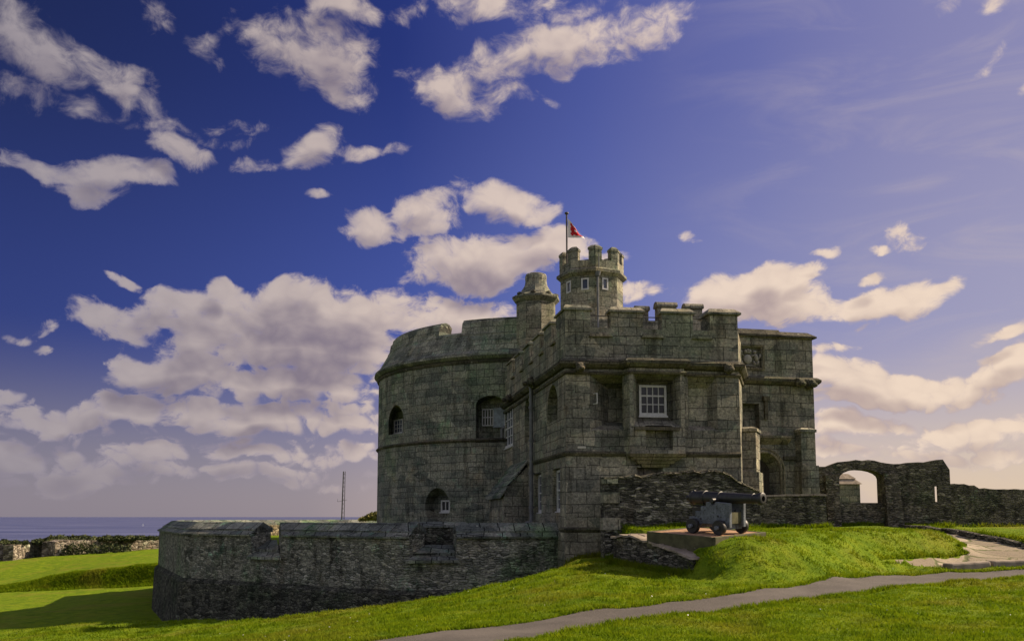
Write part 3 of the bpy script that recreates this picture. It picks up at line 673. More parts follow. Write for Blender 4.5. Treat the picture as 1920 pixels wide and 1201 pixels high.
window(F2, F2.rect(827, 937, 844, 959, -.6), -.64, castle, 2, 1, .07, .05)
gr = MB(); s0, s1, z0, z1 = F3.rect(905, 767, 925, 797, -.75)
for i in range(5): c_ = s0 + (s1 - s0) * i / 4; F3.box(gr, c_ - .022, c_ + .022, -.77, -.72, z0, z1)
for z_ in (z0, (z0 + z1) / 2, z1): F3.box(gr, s0 - .02, s1 + .02, -.765, -.725, z_ - .022, z_ + .022)
build('window_grille', gr, 'white', castle)
sb = MB(); s0, s1, z0, z1 = F3.rect(926, 767, 950, 798, -.5); F3.box(sb, s0, s1, -.62, -.5, z0, z1); F3.box(sb, s0 - .04, s1, -.66, -.46, z1, z1 + .06); F3.box(sb, s0 - .04, s1, -.66, -.46, z0 - .06, z0)
build('shutter', sb, 'shutter', castle)
sp = MB(); s0, s1, z0, z1 = F3.rect(950, 622, 958, 665, .0)
sp.tube([F3.pt(s0 + .1, -.35, z0), F3.pt(s0 + .1, -.5, z1), F3.pt(s0 + .7, -.5, z1)], .035, 6); build('thin_pipe', sp, 'pale_pipe', castle)

# gatehouse block
zs = FRONT.px(1220, 684)[1]; zl = FRONT.px(1100, 849)[1]; zsill = FRONT.px(1225, 617)[1]; zbase = FRONT.px(1090, 992)[1]
zR = RIGHT.px(1450, 632)[1]
BAYO = .38
sb0, sb1 = FRONT.px(1170, 780)[0], FRONT.px(1284, 780, BAYO)[0] + .03; sc0, sc1 = FRONT.px(1181, 780, BAYO)[0], FRONT.px(1284, 780, BAYO)[0]
body = MB().prism([J, K0, K1, R0, (R0[0] - .6, R0[1] + 9.5)], -2.2, zsill)
win_r = FRONT.rect(1198, 722, 1249, 779, -.35)
spl = FRONT.splay(FRONT.rect(1188, 699, 1276, 800, BAYO), win_r, BAYO + .36, .15, BAYO)
cuts = [spl, FRONT.splay(FRONT.rect(1106, 703, 1176, 806), FRONT.rect(1140, 728, 1184, 792, -.95), .95), FRONT.splay(FRONT.rect(1290, 704, 1345, 806), FRONT.rect(1291, 728, 1326, 798, -.4), .40),
        FRONT.splay(FRONT.rect(1193, 876, 1243, 892), FRONT.rect(1203, 876, 1236, 889), .4)]
rec = []
for (u0, v0, u1, v1) in ((1002, 887, 1015, 962), (1036, 878, 1050, 960)):
    r_ = LEFT.rect(u0, v0, u1, v1); rec.append(r_); cuts.append(LEFT.splay(r_, r_, .22))
rw = LEFT.rect(946, 767, 962, 838); cuts.append(LEFT.splay(rw, rw, .06))
for (u0, v0, u1, v1) in ((1026, 721, 1046, 790), (984, 748, 993, 828)):
    r_ = LEFT.rect(u0, v0, u1, v1); cuts.append(LEFT.arch(r_, .35))
build('gatehouse_wall', body, 'gate', castle, cutters=cuts)
# oriel bay with the sash window
bay = MB().prism([FRONT.xy(sb0, -.2), FRONT.xy(sb0, .004), FRONT.xy(sc0, BAYO), FRONT.xy(sc1, BAYO), FRONT.xy(sb1, .004), FRONT.xy(sb1, -.2)], FRONT.px(1230, 850, BAYO)[1], zs)
pan = FRONT.rect(1211, 797, 1262, 843, BAYO); pin = list(pan)
side = []
build('oriel_bay', bay, 'gate', castle, cutters=[spl, FRONT.splay(pan, pin, .32, .12, BAYO)] + side)
cor = MB(); zb0 = FRONT.px(1230, 850, BAYO)[1] + .003; hh = (zb0 - FRONT.px(1230, 875, BAYO)[1]) / 4
for i in range(4):
    k = i * .16; o_ = BAYO + .06 - i * .11; z1_ = zb0 - hh * i
    cor.frustum([FRONT.xy(sb0 + k + .03, -.1), FRONT.xy(sc0 + k + .0, o_ - .07), FRONT.xy(sc1 - k, o_ - .07), FRONT.xy(sb1 - k - .03, -.1)], z1_ - hh + .012,
                [FRONT.xy(sb0 + k - .02, -.1), FRONT.xy(sc0 + k - .05, o_), FRONT.xy(sc1 - k + .05, o_), FRONT.xy(sb1 - k + .02, -.1)], z1_)
build('bay_corbel', cor, 'trim', castle)
jb = MB(); s0, s1, z0, z1 = FRONT.rect(1190, 800, 1274, 806, BAYO); FRONT.box(jb, s0, s1, BAYO - .3, BAYO + .07, z0, z1); build('window_ledge', jb, 'dark_trim', castle)
window(FRONT, FRONT.rect(1198, 722, 1249, 779, -.28), -.30, castle, 4, 3, .075, .028, rail=2)
# string courses
prof_s = [(-.06, -.16), (.10, -.13), (.21, -.03), (.22, .06), (.10, .15), (-.06, .17)]
def S(p, z): return [(o, z + q) for o, q in p]
baypl = [FRONT.xy(sb0 - .04, 0), FRONT.xy(sc0, BAYO), FRONT.xy(sc1, BAYO), FRONT.xy(sb1 + .04, 0)]
line_u = [J, K0] + baypl + [K1, (R0[0], R0[1] - .02)]
st = MB().sweep(S(prof_s, zs), line_u); st.sweep(S([(-.06, -.36), (.05, -.36), (.08, -.30), (.05, -.25), (-.06, -.25)], zs), line_u)
zr = RIGHT.px(1450, 714)[1]; st.sweep(S(prof_s, zr), [R0, R1, R2]); build('string_course', st, 'dark_trim', castle)
prof_l = [(-.05, -.10), (.05, -.09), (.11, -.01), (.10, .04), (-.05, .09)]
st = MB().sweep(S(prof_l, zl), [LEFT.xy(LEFT.px(992, 860)[0], 0), K0, FRONT.xy(sb0 + .05, 0)]); st.sweep(S(prof_l, zl), [FRONT.xy(sb1 - .05, 0), FRONT.xy(FRONT.L - .02, 0)])
st.sweep(S(prof_l, zbase), [LEFT.xy(LEFT.L - .6, 0), K0, K1]); build('lower_string_course', st, 'dark_trim', castle)
pl = MB().sweep([(-.1, -2.2), (.09, -2.2), (.07, zbase - .1), (-.1, zbase - .1)], [LEFT.xy(LEFT.L - .9, 0), K0, K1]); build('plinth', pl, 'gate', castle)
# carved heads on the string course
def gargoyle(face, u, v, k=1.0, o=.28):
    s_, z_ = face.px(u, v, .2); mb = MB()
    mb.blob(face.pt(s_, o, z_), (.17 * k, .20 * k, .18 * k), 2, .09); mb.blob(face.pt(s_, o + .22 * k, z_ - .06), (.11 * k, .13 * k, .09 * k), 2, .1)
    mb.blob(face.pt(s_ - .11 * k, o - .02, z_ + .13), (.06, .06, .08), 1, .1); mb.blob(face.pt(s_ + .11 * k, o - .02, z_ + .13), (.06, .06, .08), 1, .1)
    build('gargoyle', mb, 'dark_trim', castle)
for f_, u, v in ((LEFT, 958, 747), (LEFT, 999, 716), (FRONT, 1087, 689), (FRONT, 1365, 692), (RIGHT, 1498, 718)): gargoyle(f_, u, v)
gargoyle(RIGHT, 1521, 719, 1.2, .12)
# battlements
def merlon(face, s0, s1, z0, z1, dep=.46, cop=.22, over=.07, extra=None):
    mb = MB(); face.box(mb, s0, s1, -dep, .004, z0, z1 - cop)
    mb.frustum([face.xy(s0 - over, over), face.xy(s1 + over, over), face.xy(s1 + over, -dep - over), face.xy(s0 - over, -dep - over)], z1 - cop + .002,
               [face.xy(s0 - over, over), face.xy(s1 + over, over), face.xy(s1 + over, -dep - over), face.xy(s0 - over, -dep - over)], z1 - cop + .07)
    mb.frustum([face.xy(s0 - over, over), face.xy(s1 + over, over), face.xy(s1 + over, -dep - over), face.xy(s0 - over, -dep - over)], z1 - cop + .07,
               [face.xy(s0 + .05, -.16), face.xy(s1 - .05, -.16), face.xy(s1 - .05, -dep + .14), face.xy(s0 + .05, -dep + .14)], z1)
    return build('merlon', mb, 'gate', castle)
zt = FRONT.px(1175, 573.5)[1]; ZB = zsill + .002
sA = FRONT.px(1107, 600)[0]
merlon(FRONT, -.004, sA, ZB, zt + .03)
merlon(FRONT, FRONT.px(1145, 600)[0], FRONT.px(1205, 600)[0], ZB, zt); merlon(FRONT, FRONT.px(1241, 600)[0], FRONT.px(1299, 600)[0], ZB, zt)
merlon(FRONT, FRONT.px(1331, 600)[0], FRONT.L, ZB, FRONT.px(1360, 577)[1], .95, .24, .10)
for u0, u1 in ((1107, 1145), (1205, 1241), (1299, 1331)):
    a, b = FRONT.px(u0, 615)[0], FRONT.px(u1, 615)[0]; z1_ = zsill
    sill = MB().loft([FRONT.pt(a - .06, .10, z1_ - .30), FRONT.pt(b + .06, .10, z1_ - .30), FRONT.pt(b + .06, -.1, z1_ - .30), FRONT.pt(a - .06, -.1, z1_ - .30)],
              [FRONT.pt(a - .0, .08, z1_ - .22), FRONT.pt(b + .0, .08, z1_ - .22), FRONT.pt(b + .0, -.2, z1_ + .05), FRONT.pt(a - .0, -.2, z1_ + .05)]); build('crenel_sill', sill, 'trim', castle)
s_ = LEFT.L - .47
merlon(LEFT, LEFT.L - 1.35, s_ - .002, ZB, zt + .03)
s_ = LEFT.L - 1.35
while s_ > 1.8:
    merlon(LEFT, s_ - .75 - 1.25, s_ - .75, ZB, zt); s_ -= 2.0
s_ = LEFT.L - 1.35
while s_ > 1.8:
    sill = MB(); LEFT.box(sill, s_ - .70, s_ - .05, -.2, .09, zsill - .28, zsill - .20); build('crenel_sill', sill, 'trim', castle); s_ -= 2.0
# right-hand part with the entrance
NB = Vector(RIGHT.n)
rb = MB().prism([RIGHT.xy(-.25, 0), R1, R2, (R2[0] - 2.6, R2[1])], -2.2, zR)
niche = RIGHT.rect(1386, 756, 1424, 815); door_o = RIGHT.rect(1403, 848, 1463, 930); door_i = RIGHT.rect(1412, 862, 1454, 930)
arms = RIGHT.rect(1383, 645, 1433, 692); arms_in = RIGHT.rect(1386, 650, 1428, 688)
build('entrance_wall', rb, 'gate', castle, cutters=[RIGHT.splay(niche, niche, .35), RIGHT.arch(door_o, .5, inner=door_i), RIGHT.splay(arms_in, arms_in, .13)])
cp = MB(); cp.sweep([(-.6, zR + .002), (.12, zR + .002), (.12, zR + .08), (-.12, zR + .30), (-.6, zR + .34)], [RIGHT.xy(-.2, 0), RIGHT.xy(RIGHT.L * .55, 0)])
cp.sweep([(-.6, zR + .002), (.13, zR + .002), (.13, zR + .06), (-.12, zR + .24), (-.6, zR + .28)], [RIGHT.xy(RIGHT.L * .55 + .005, 0), R1, R2]); build('parapet_coping', cp, 'dark_trim', castle)
fr = MB(); s0, s1, z0, z1 = arms
for a in ((s0, s1, z1 - .07, z1), (s0, s1, z0, z0 + .06), (s1 - .07, s1, z0 + .06, z1 - .07)): RIGHT.box(fr, a[0], a[1], -.02, .05, a[2], a[3])
build('arms_frame', fr, 'trim', castle)
rl = MB(); s0, s1, z0, z1 = arms_in; cx, cz = s0 + (s1 - s0) * .42, (z0 + z1) / 2; H_ = z1 - z0
def rb_(s, z, a, b, o=-.08, rot=0.0, dep=.09):
    e, nn = RIGHT.e, RIGHT.n; c_ = math.cos(rot); sn = math.sin(rot); mt = Matrix(((e.x * c_, nn.x, -e.x * sn), (e.y * c_, nn.y, -e.y * sn), (sn, 0, c_)))
    rl.blob(RIGHT.pt(s, o, z), (a, dep, b), 2, .03, mt)
rb_(cx, cz - .10 * H_, .17, .26 * H_); rb_(cx, cz - .02 * H_, .19, .17 * H_, -.13)                     # shield
for k in (-1, 0, 1): rb_(cx + k * .085, cz + (.30 + .05 * (k == 0)) * H_, .055, .10 * H_)              # crown
rb_(cx, cz + .23 * H_, .15, .04 * H_)
for sgn in (-1, 1):                                                                                      # a rearing beast each side
    q = cx + sgn * .33
    rb_(q, cz + .00 * H_, .075, .22 * H_, rot=sgn * .25); rb_(q - sgn * .06, cz + .27 * H_, .07, .08 * H_); rb_(q - sgn * .12, cz + .10 * H_, .09, .035 * H_, rot=sgn * .6)
    rb_(q + sgn * .05, cz - .27 * H_, .05, .14 * H_, rot=-sgn * .4); rb_(q - sgn * .08, cz - .28 * H_, .045, .13 * H_, rot=sgn * .3); rb_(q + sgn * .13, cz + .05 * H_, .03, .17 * H_, rot=-sgn * .3)
rb_(cx, cz - .42 * H_, .34, .04 * H_)
build('coat_of_arms', rl, 'relief', castle)
hk = MB(); s0, s1, z0, z1 = RIGHT.rect(1432, 743, 1438, 786); RIGHT.box(hk, s0, s1, -.02, .10, z0, z1); RIGHT.box(hk, s0 - .05, s1 + .06, -.02, .14, z1 - .16, z1 + .001); build('label_stop', hk, 'dark_trim', castle)
sh = MB(); s0, s1, z0, z1 = RIGHT.rect(1418, 817, 1481, 834)
RIGHT.box(sh, s0, s1, -.02, .26, z1 - .08, z1); sh.loft(RIGHT.rlist((s0 + .03, s1 - .10, z0, z1 - .081), -.02), RIGHT.rlist((s0 + .03, s1 - .05, z1 - .13, z1 - .081), .20)); build('stone_shelf', sh, 'trim', castle)
# moulded arch round the door and the dark oak door in it
ar = MB(); s0, s1, z0, z1 = door_o; c_ = (s0 + s1) / 2; h_ = (s1 - s0) / 2; zsp = z1 - h_
for rr, oo in ((h_ + .02, .09), (h_ + .14, .05)):
    pa = [RIGHT.pt(c_ + rr * math.cos(t), oo - .05, zsp + rr * math.sin(t)) for t in np.linspace(-.0, math.pi, 17)]
    ar.tube([RIGHT.pt(c_ + rr, oo - .05, z0)] + pa + [RIGHT.pt(c_ - rr, oo - .05, z0)], .05, 6)
build('door_arch', ar, 'trim', castle)
dr_ = MB(); s0, s1, z0, z1 = door_i; dr_.loft([RIGHT.pt(s0, -.52, z0), RIGHT.pt(s1, -.52, z0), RIGHT.pt(s1, -.52, z1), RIGHT.pt(s0, -.52, z1)], [RIGHT.pt(s0, -.45, z0), RIGHT.pt(s1, -.45, z0), RIGHT.pt(s1, -.45, z1), RIGHT.pt(s0, -.45, z1)])
for i in range(1, 6): RIGHT.box(dr_, s0 + (s1 - s0) * i / 6 - .012, s0 + (s1 - s0) * i / 6 + .012, -.45, -.43, z0, z1)
build('door', dr_, 'door', castle)
# piers beside the entrance
def pier(name, face, u0, u1, v0, v1, o, cap=True):
    s0, s1, z0, z1 = face.rect(u0, v0, u1, v1, o); mb = MB(); dp = o - (1.1 if o == 0 else o + .3); face.box(mb, s0, s1, dp, o, -1.6, z1 - .17)
    if cap:
        face.box(mb, s0 - .05, s1 + .06, dp, o + .06, z1 - .168, z1 - .07)
        mb.frustum([face.xy(s0 - .05, o + .06), face.xy(s1 + .06, o + .06), face.xy(s1 + .06, -.3), face.xy(s0 - .05, -.3)], z1 - .07, [face.xy(s0 + .08, o - .1), face.xy(s1 - .08, o - .1), face.xy(s1 - .08, -.3), face.xy(s0 + .08, -.3)], z1)
    face.box(mb, s0 - .07, s1 + .09, dp, o + .09, -1.6, z0 + (z1 - z0) * .28)
    return build(name, mb, 'gate', castle)
pa_ = P(1388, 860, 31.9); EP = Face((pa_.x, pa_.y), (pa_.x + .93, pa_.y - .37))
pier('entrance_pier', EP, 1388, 1418, 799, 918, 0.0)
pier('corner_buttress', RIGHT, 1503, 1528, 801, 900, .42)
st = MB(); s0, s1, z0, z1 = RIGHT.rect(1468, 855, 1503, 862); RIGHT.box(st, s0, s1, -.03, .10, z0, z1); build('short_string_course', st, 'dark_trim', castle)

# left side: sash windows, lean-to buttress, pipes
window(LEFT, (rw[0] + .02, rw[1] - .02, rw[2], rw[3]), -.05, castle, 3, 4, .09, .035, glass='pale_glass', rail=2)
for r_ in rec: window(LEFT, (r_[0] + .02, r_[1] - .02, r_[2] + .04, r_[3] - .03), -.2, castle, 2, 4, .08, .03, glass='pale_glass', rail=2)
pb = MB(); sN, sF = LEFT.px(990, 950)[0], LEFT.px(990, 950)[0] - 3.9
zt_ = LEFT.px(990, 866)[1]; OUT = .95; ze = zt_ - 1.12
pb.loft([LEFT.pt(sN, -.1, -2.0), LEFT.pt(sN, OUT, -2.0), LEFT.pt(sN, OUT, ze), LEFT.pt(sN, -.1, zt_ - .05)], [LEFT.pt(sF, -.1, -2.0), LEFT.pt(sF, OUT, -2.0), LEFT.pt(sF, OUT, ze), LEFT.pt(sF, -.1, zt_ - .05)])
bt = build('lean_to_wall', pb, 'gate', castle)
rf = MB()
for i in range(4):
    a0, a1 = i / 4, (i + 1) / 4 + .02
    def q(t, dz, sx): return LEFT.pt(sx, OUT * 1.16 * (1 - t) + .02 * (i % 2), ze - .28 + (zt_ + .02 - ze + .28) * t + dz)
    rf.loft([q(a0, 0, sN + .06), q(a1, 0, sN + .06), q(a1, .05, sN + .06), q(a0, .13, sN + .06)], [q(a0, 0, sF), q(a1, 0, sF), q(a1, .05, sF), q(a0, .13, sF)])
build('stepped_slate_roof', rf, 'coping', castle)
def pipe(face, u, v0, v1, r, name='drainpipe', hopper=True, o=.13, mat='lead'):
    s_, z1 = face.px(u, v0, o); z0 = face.px(u, v1, o)[1]; mb = MB().tube([face.pt(s_, o, z0), face.pt(s_, o, z1)], r, 10)
    k = 0; z_ = z0 + .5
    while z_ < z1 - .3: mb.tube([face.pt(s_, o, z_), face.pt(s_, o, z_ + .09)], r * 1.45, 10); z_ += 1.25
    if hopper:
        h = .13; mb.frustum([face.xy(s_ - .07, o + .07), face.xy(s_ + .07, o + .07), face.xy(s_ + .07, 0), face.xy(s_ - .07, 0)], z1 - .02, [face.xy(s_ - h, o + h), face.xy(s_ + h, o + h), face.xy(s_ + h, 0), face.xy(s_ - h, 0)], z1 + .2)
    else: mb.tube([face.pt(s_, o, z1), face.pt(s_, -.05, z1 + .1)], r, 8)
    mb.tube([face.pt(s_, o, z0), face.pt(s_ - .06, o + .22, z0 - .06)], r, 8)
    return build(name, mb, mat, castle, smooth=True)
pipe(LEFT, 996, 727, 978, .075); pipe(LEFT, 941, 803, 905, .075, hopper=False)
br_ = MB(); s0, s1, z0, z1 = FRONT.rect(1112, 737, 1119, 756, .1)
for z_ in (z0, z1): br_.tube([FRONT.pt(s1 - .09, -.03, z_), FRONT.pt(s1, .14, z_)], .016, 6)
br_.tube([FRONT.pt(s1, .14, z0 - .016), FRONT.pt(s1, .14, z1 + .016)], .016, 6); build('wall_bracket', br_, 'white', castle)
pq = MB(); s0, s1, z0, z1 = FRONT.rect(1083, 836, 1098, 840); FRONT.box(pq, s0, s1, -.02, .03, z0, z1); build('wall_plaque', pq, 'plaque', castle)

# roof-top parapet behind the front battlements
RB = Face((3.2, 36.6), (9.0, 37.3)); rp = MB(); RB.box(rp, 0, RB.L, -.5, 0, zsill - .5, RB.px(1225, 601)[1]); build('rear_parapet', rp, 'gate', castle)
for (u0, u1, v0) in ((1194, 1217, 571), (1233, 1269, 564), (1286, 1318, 567)):
    s0, s1, z0, z1 = RB.rect(u0, v0, u1, 602); mb = MB(); RB.box(mb, s0 + .02, s1 - .02, -.48, -.02, z0 - .1, z1 - .24)
    mb.sweep([(.05, z1 - .238), (.05, z1 - .16), (-.02, z1 - .05), (-.2, z1), (-.32, z1), (-.46, z1 - .05), (-.55, z1 - .16), (-.55, z1 - .238)], [RB.xy(s0 - .03, 0), RB.xy(s1 + .03, 0)]); build('merlon', mb, 'gate', castle)
for a, b in ((1107, 1145), (1205, 1241), (1299, 1331)):
    z_ = FRONT.px(1200, 595, -.3)[1]; rl_ = MB().tube([FRONT.pt(FRONT.px(a, 600)[0] - .1, -.25, z_), FRONT.pt(FRONT.px(b, 600)[0] + .1, -.25, z_)], .018, 6); build('roof_rail', rl_, 'steel', castle)

# stair turret
tc_ = P(1109.5, 540, 38); tcx, tcy = tc_.x, tc_.y
def zat(v, Y, u=1109): return P(u, v, Y).z
fa = math.atan2(-tcy, -tcx)                                           # towards the viewer
TR = 1.30; a0 = fa + R(7)
zstr = zat(513, 37, 1109); zcren = zat(489, 37); ztt = zat(462, 37)
tm = MB().solid_rev([(TR, 3.0), (TR, zstr)], (tcx, tcy), 8, a0)
def oct_face(k, r=TR):
    p = lambda i: (tcx + r * math.cos(a0 + i * math.pi / 4), tcy + r * math.sin(a0 + i * math.pi / 4))
    return Face(p(k), p(k + 1))
OF = {k: oct_face(k) for k in range(8)}
tw = []
for k, uu, vv, ww, hh_ in ((-1, 1097, 532, 14, 22), (0, 1134.5, 532, 11, 22), (-2, 1066.5, 538, 8, 22)):
    f_ = OF[k % 8]; r_ = f_.rect(uu - ww / 2, vv - hh_ / 2, uu + ww / 2, vv + hh_ / 2); tw.append((f_, r_))
turret = build('stair_turret', tm, 'gate', castle, cutters=[f_.splay(r_, r_, .15) for f_, r_ in tw])
for f_, r_ in tw: 
    s0, s1 = r_[0], r_[1]
    wm = MB(); fw = .055
    f_.box(wm, s0, s0 + fw, -.06, .02, r_[2], r_[3]); f_.box(wm, s1 - fw, s1, -.06, .02, r_[2], r_[3]); f_.box(wm, s0 + fw, s1 - fw, -.06, .018, r_[3] - fw, r_[3]); f_.box(wm, s0 + fw, s1 - fw, -.06, .018, r_[2], r_[2] + fw)
    wo = build('window', wm, 'white', turret); g = MB(); f_.box(g, s0 + .03, s1 - .03, -.08, -.03, r_[2] + .03, r_[3] - .03); build('pane', g, 'pale_glass', turret)
build('turret_cornice', MB().solid_rev([(TR + .02, zstr - .10), (TR + .17, zstr + .02), (TR + .17, zstr + .12), (TR + .04, zstr + .22), (TR + .04, zcren)], (tcx, tcy), 8, a0), 'gate', turret)
for k in range(8):
    # a merlon over every corner of the octagon
    a = a0 + k * math.pi / 4; pA = oct_face(k - 1, TR + .04); pB = oct_face(k, TR + .04); w_ = .29; d_ = .28
    pl = [pA.xy(pA.L - w_, .003), (pB.A.x + .003 * math.cos(a), pB.A.y + .003 * math.sin(a)), pB.xy(w_, .003), pB.xy(w_, -d_), (pB.A.x - d_ * 1.08 * math.cos(a), pB.A.y - d_ * 1.08 * math.sin(a)), pA.xy(pA.L - w_, -d_)]
    cen = Vector((sum(p[0] for p in pl) / 6, sum(p[1] for p in pl) / 6)); ex = lambda s: [(cen.x + (p[0] - cen.x) * s, cen.y + (p[1] - cen.y) * s) for p in pl]
    mb = MB().prism(pl, zcren - .02, ztt - .2); mb.prism(ex(1.14), ztt - .198, ztt - .11); mb.frustum(ex(1.14), ztt - .11, ex(.62), ztt); build('turret_merlon', mb, 'gate', turret)
f_ = OF[0]; mb = MB(); q0 = f_.pt(.05, .08, 3.2); q1 = f_.pt(.05, .08, zstr - .18); mb.tube([q0, q1], .05, 8); mb.tube([q1, f_.pt(.05, .09, zstr + .0)], [.09, .12], 8); mb.tube([f_.pt(.1, .1, zstr + .1), f_.pt(.1, .1, zcren + .2)], .02, 6)
build('turret_drainpipe', mb, 'lead', turret, smooth=True)

# chimney
cc = P(1005, 580, 42.0); ca = math.atan2(-cc.y, -cc.x) + R(60 - 45)
zc = lambda v: P(1005, v, 41.5).z
CR = .92
ch = MB().solid_rev([(CR, 4.5), (CR, zc(566)), (CR + .05, zc(564)), (CR + .20, zc(558)), (CR + .20, zc(554)), (CR - .02, zc(550))], (cc.x, cc.y), 8, ca)
cap = MB().solid_rev([(CR - .10, zc(551)), (CR - .12, zc(548)), (CR - .20, zc(544)), (CR - .30, zc(538)), (CR - .40, zc(531)), (CR - .43, zc(524)), (CR - .42, zc(514)), (CR - .46, zc(510)), (CR - .58, zc(508))], (cc.x, cc.y), 20, ca)
chim = build('chimney', ch, 'gate', castle); build('chimney_cap', cap, 'gate', chim)
cb = MB()
for k in range(8):
    a = ca + k * math.pi / 4 + math.pi / 8; cb = MB().blob((cc.x + (CR - .0) * math.cos(a), cc.y + (CR - .0) * math.sin(a), zc(552)), (.13, .13, .13), 2, .12); build('chimney_crest', cb, 'dark_trim', chim)
# ------------------------------------------------------------------ flag
fp = P(1062, 470, 37.6); pb_, pt_ = P(1063, 492, 37.6), P(1061, 402, 37.6)
pole = empty('flagpole', tuple(pb_), 'thin dark flagpole standing on the stair turret', 'flagpole')
build('shaft', MB().tube([pb_ - Vector((0, 0, .25)), Vector((pb_.x, pb_.y, pt_.z))], .035, 8), 'pole', pole, smooth=True)
build('finial', MB().blob((pb_.x, pb_.y, pt_.z + .05), (.09, .09, .06), 2), 'pole', pole, smooth=True)
U, V_ = 18, 16; fl = MB(); cells = []
fx = pb_.x + .05; zt0 = P(1064, 410, 37.6).z; sc = 37.6 / F
def fpt(i, j):
    a, b = i / U, j / V_                                   # along the fly, up the hoist: the cloth hangs and folds towards the lower fly corner
    hang = a ** 1.15
    x = (a * .70 * (1 - .25 * b)) ; z = zt0 - .80 + b * .80 - hang * (.70 * b ** 1.2) - .03 * hang
    y = .09 * math.sin(a * 7 + b * 2.2) * a + .05 * math.sin(a * 13 - b * 4) * a
    return (fx + x, pb_.y + y, z)
vs = [fpt(i, j) for j in range(V_ + 1) for i in range(U + 1)]; fs = []; red = []
for j in range(V_):
    for i in range(U):
        fs.append((j * (U + 1) + i, j * (U + 1) + i + 1, (j + 1) * (U + 1) + i + 1, (j + 1) * (U + 1) + i))
        q, r_ = i - 3, j - 2                                # red square with battlemented sides and a pale middle
        core = 1 <= q <= 12 and 1 <= r_ <= 11; mid_ = 5 <= q <= 7 and 5 <= r_ <= 7
        crenel = (q in (0, 13) and r_ in (1, 2, 5, 6, 7, 10, 11)) or (r_ in (0, 12) and q in (1, 2, 5, 6, 7, 10, 11, 12))
        red.append((core and not mid_) or crenel)
fl.add(vs, fs); flag = build('flag', fl, plain('white_flag_cloth', (.62, .58, .56), .8, .1, .08), None, smooth=True, loc=(fx, pb_.y, zt0))
flag.data.materials.append(plain('red_flag_cloth', (.42, .022, .03), .8, .1, .1))
flag.data.polygons.foreach_set('material_index', [int(x) for x in red])
tag(flag, 'white flag with red battlemented square emblem drooping from the turret pole', 'flag')

# ------------------------------------------------------------------ curtain wall ring with embrasures
curtain = empty('curtain_wall', (RING[6][0], RING[6][1], -3), 'low grey rubble curtain wall with sloping slate coping ringing the keep', 'wall')
FA, FB = Face(RING[5], RING[6]), Face(RING[6], RING[7])
ze_ = P(742, 1007.5, 30).z; zp = P(742, 1106, 30).z
wp = [(0, ze_), (0, zp), (-.95, zp), (-.95, ze_ + .16), (-.4, ze_ + .34)]
cl = MB().sweep([(.09, ze_ - .03), (.10, ze_ + .03), (-.24, ze_ + .22), (-.26, ze_ - .03)], RING); cl2 = MB().sweep([(-.14, ze_ + .13), (-.13, ze_ + .20), (-.55, ze_ + .47), (-1.05, ze_ + .25), (-1.05, ze_ + .1)], RING)
def emb(face, uo0, uo1, vo, ui0, ui1, vi):
    zo = face.px((uo0 + uo1) / 2, vo, 0)[1]; zi = face.px((ui0 + ui1) / 2, vi, -.95)[1]
    a, b = face.px(uo0, 1000)[0], face.px(uo1, 1000)[0]; c_, d_ = face.px(ui0, 1000, -.95)[0], face.px(ui1, 1000, -.95)[0]
    outer = (a, b, zo, .4); inner = (c_, d_, zi, .4); return face.splay(outer, inner, .95, .25), (a, b, zo, c_, d_, zi)
def emb_cut(face, *args):
    c1, q = emb(face, *args); a, b, zo, c_, d_, zi = q; k = 1 + .3 / .95
    o = (c_ + (a - c_) * k, d_ + (b - d_) * k, zi + (zo - zi) * k); i_ = (a + (c_ - a) * k, b + (d_ - b) * k, zo + (zi - zo) * k)
    return MB().loft(face.rlist((o[0], o[1], o[2], .5), .3), face.rlist((i_[0], i_[1], i_[2], .5), -1.25)), q
e1, q1 = emb_cut(FA, 472, 527, 1047, 508, 523, 1020); e2, q2 = emb_cut(FB, 768, 856, 1054, 796, 850, 1030)
EFc = Face(RING[2], RING[3]); gfar = []
FE = Face(RING[1], RING[2])
def fcut(u0, u1):
    a, b = P(u0, 975, 66.0), P(u1, 975, 66.0); return MB().box(((a.x + b.x) / 2, 66.3, -.2), (abs(b.x - a.x), 6, 2.0))
fc = fcut(556, 573)
build('wall', MB().sweep(wp, RING), 'curtain', curtain, cutters=[e1, e2, fc])
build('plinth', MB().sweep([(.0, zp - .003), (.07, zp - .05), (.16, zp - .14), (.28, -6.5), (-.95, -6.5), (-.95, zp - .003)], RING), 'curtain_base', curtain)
build('lower_coping', cl, 'coping', curtain, cutters=[e1, e2, fc]); build('upper_coping', cl2, 'coping', curtain, cutters=[e1, e2, fc])
for face, q in ((FA, q1), (FB, q2)):
    a, b, zo, c_, d_, zi = q
    for t0, t1, dz in ((-.08, .42, .02), (.30, 1.0, .10)):
        def pt(t, side, z): s_ = (a + (c_ - a) * t) if side == 0 else (b + (d_ - b) * t); s_ += (.02 if side == 0 else -.02) * (1 if t > .1 else -4); return face.pt(s_, .06 - .95 * t, zo + (zi - zo) * t + z)
        sl = MB().loft([pt(t0, 0, dz), pt(t0, 1, dz), pt(t1, 1, dz), pt(t1, 0, dz)], [pt(t0, 0, dz + .09), pt(t0, 1, dz + .09), pt(t1, 1, dz + .07), pt(t1, 0, dz + .07)]); build('embrasure_sill', sl, 'coping', curtain)
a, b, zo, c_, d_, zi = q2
eb = MB(); FB.box(eb, c_ - .5, d_ + .5, -2.1, -1.45, -2.0, ze_ + .30); build('embrasure_back', eb, 'curtain_base', curtain)  # dark-toned block added behind the opening so that it reads dark
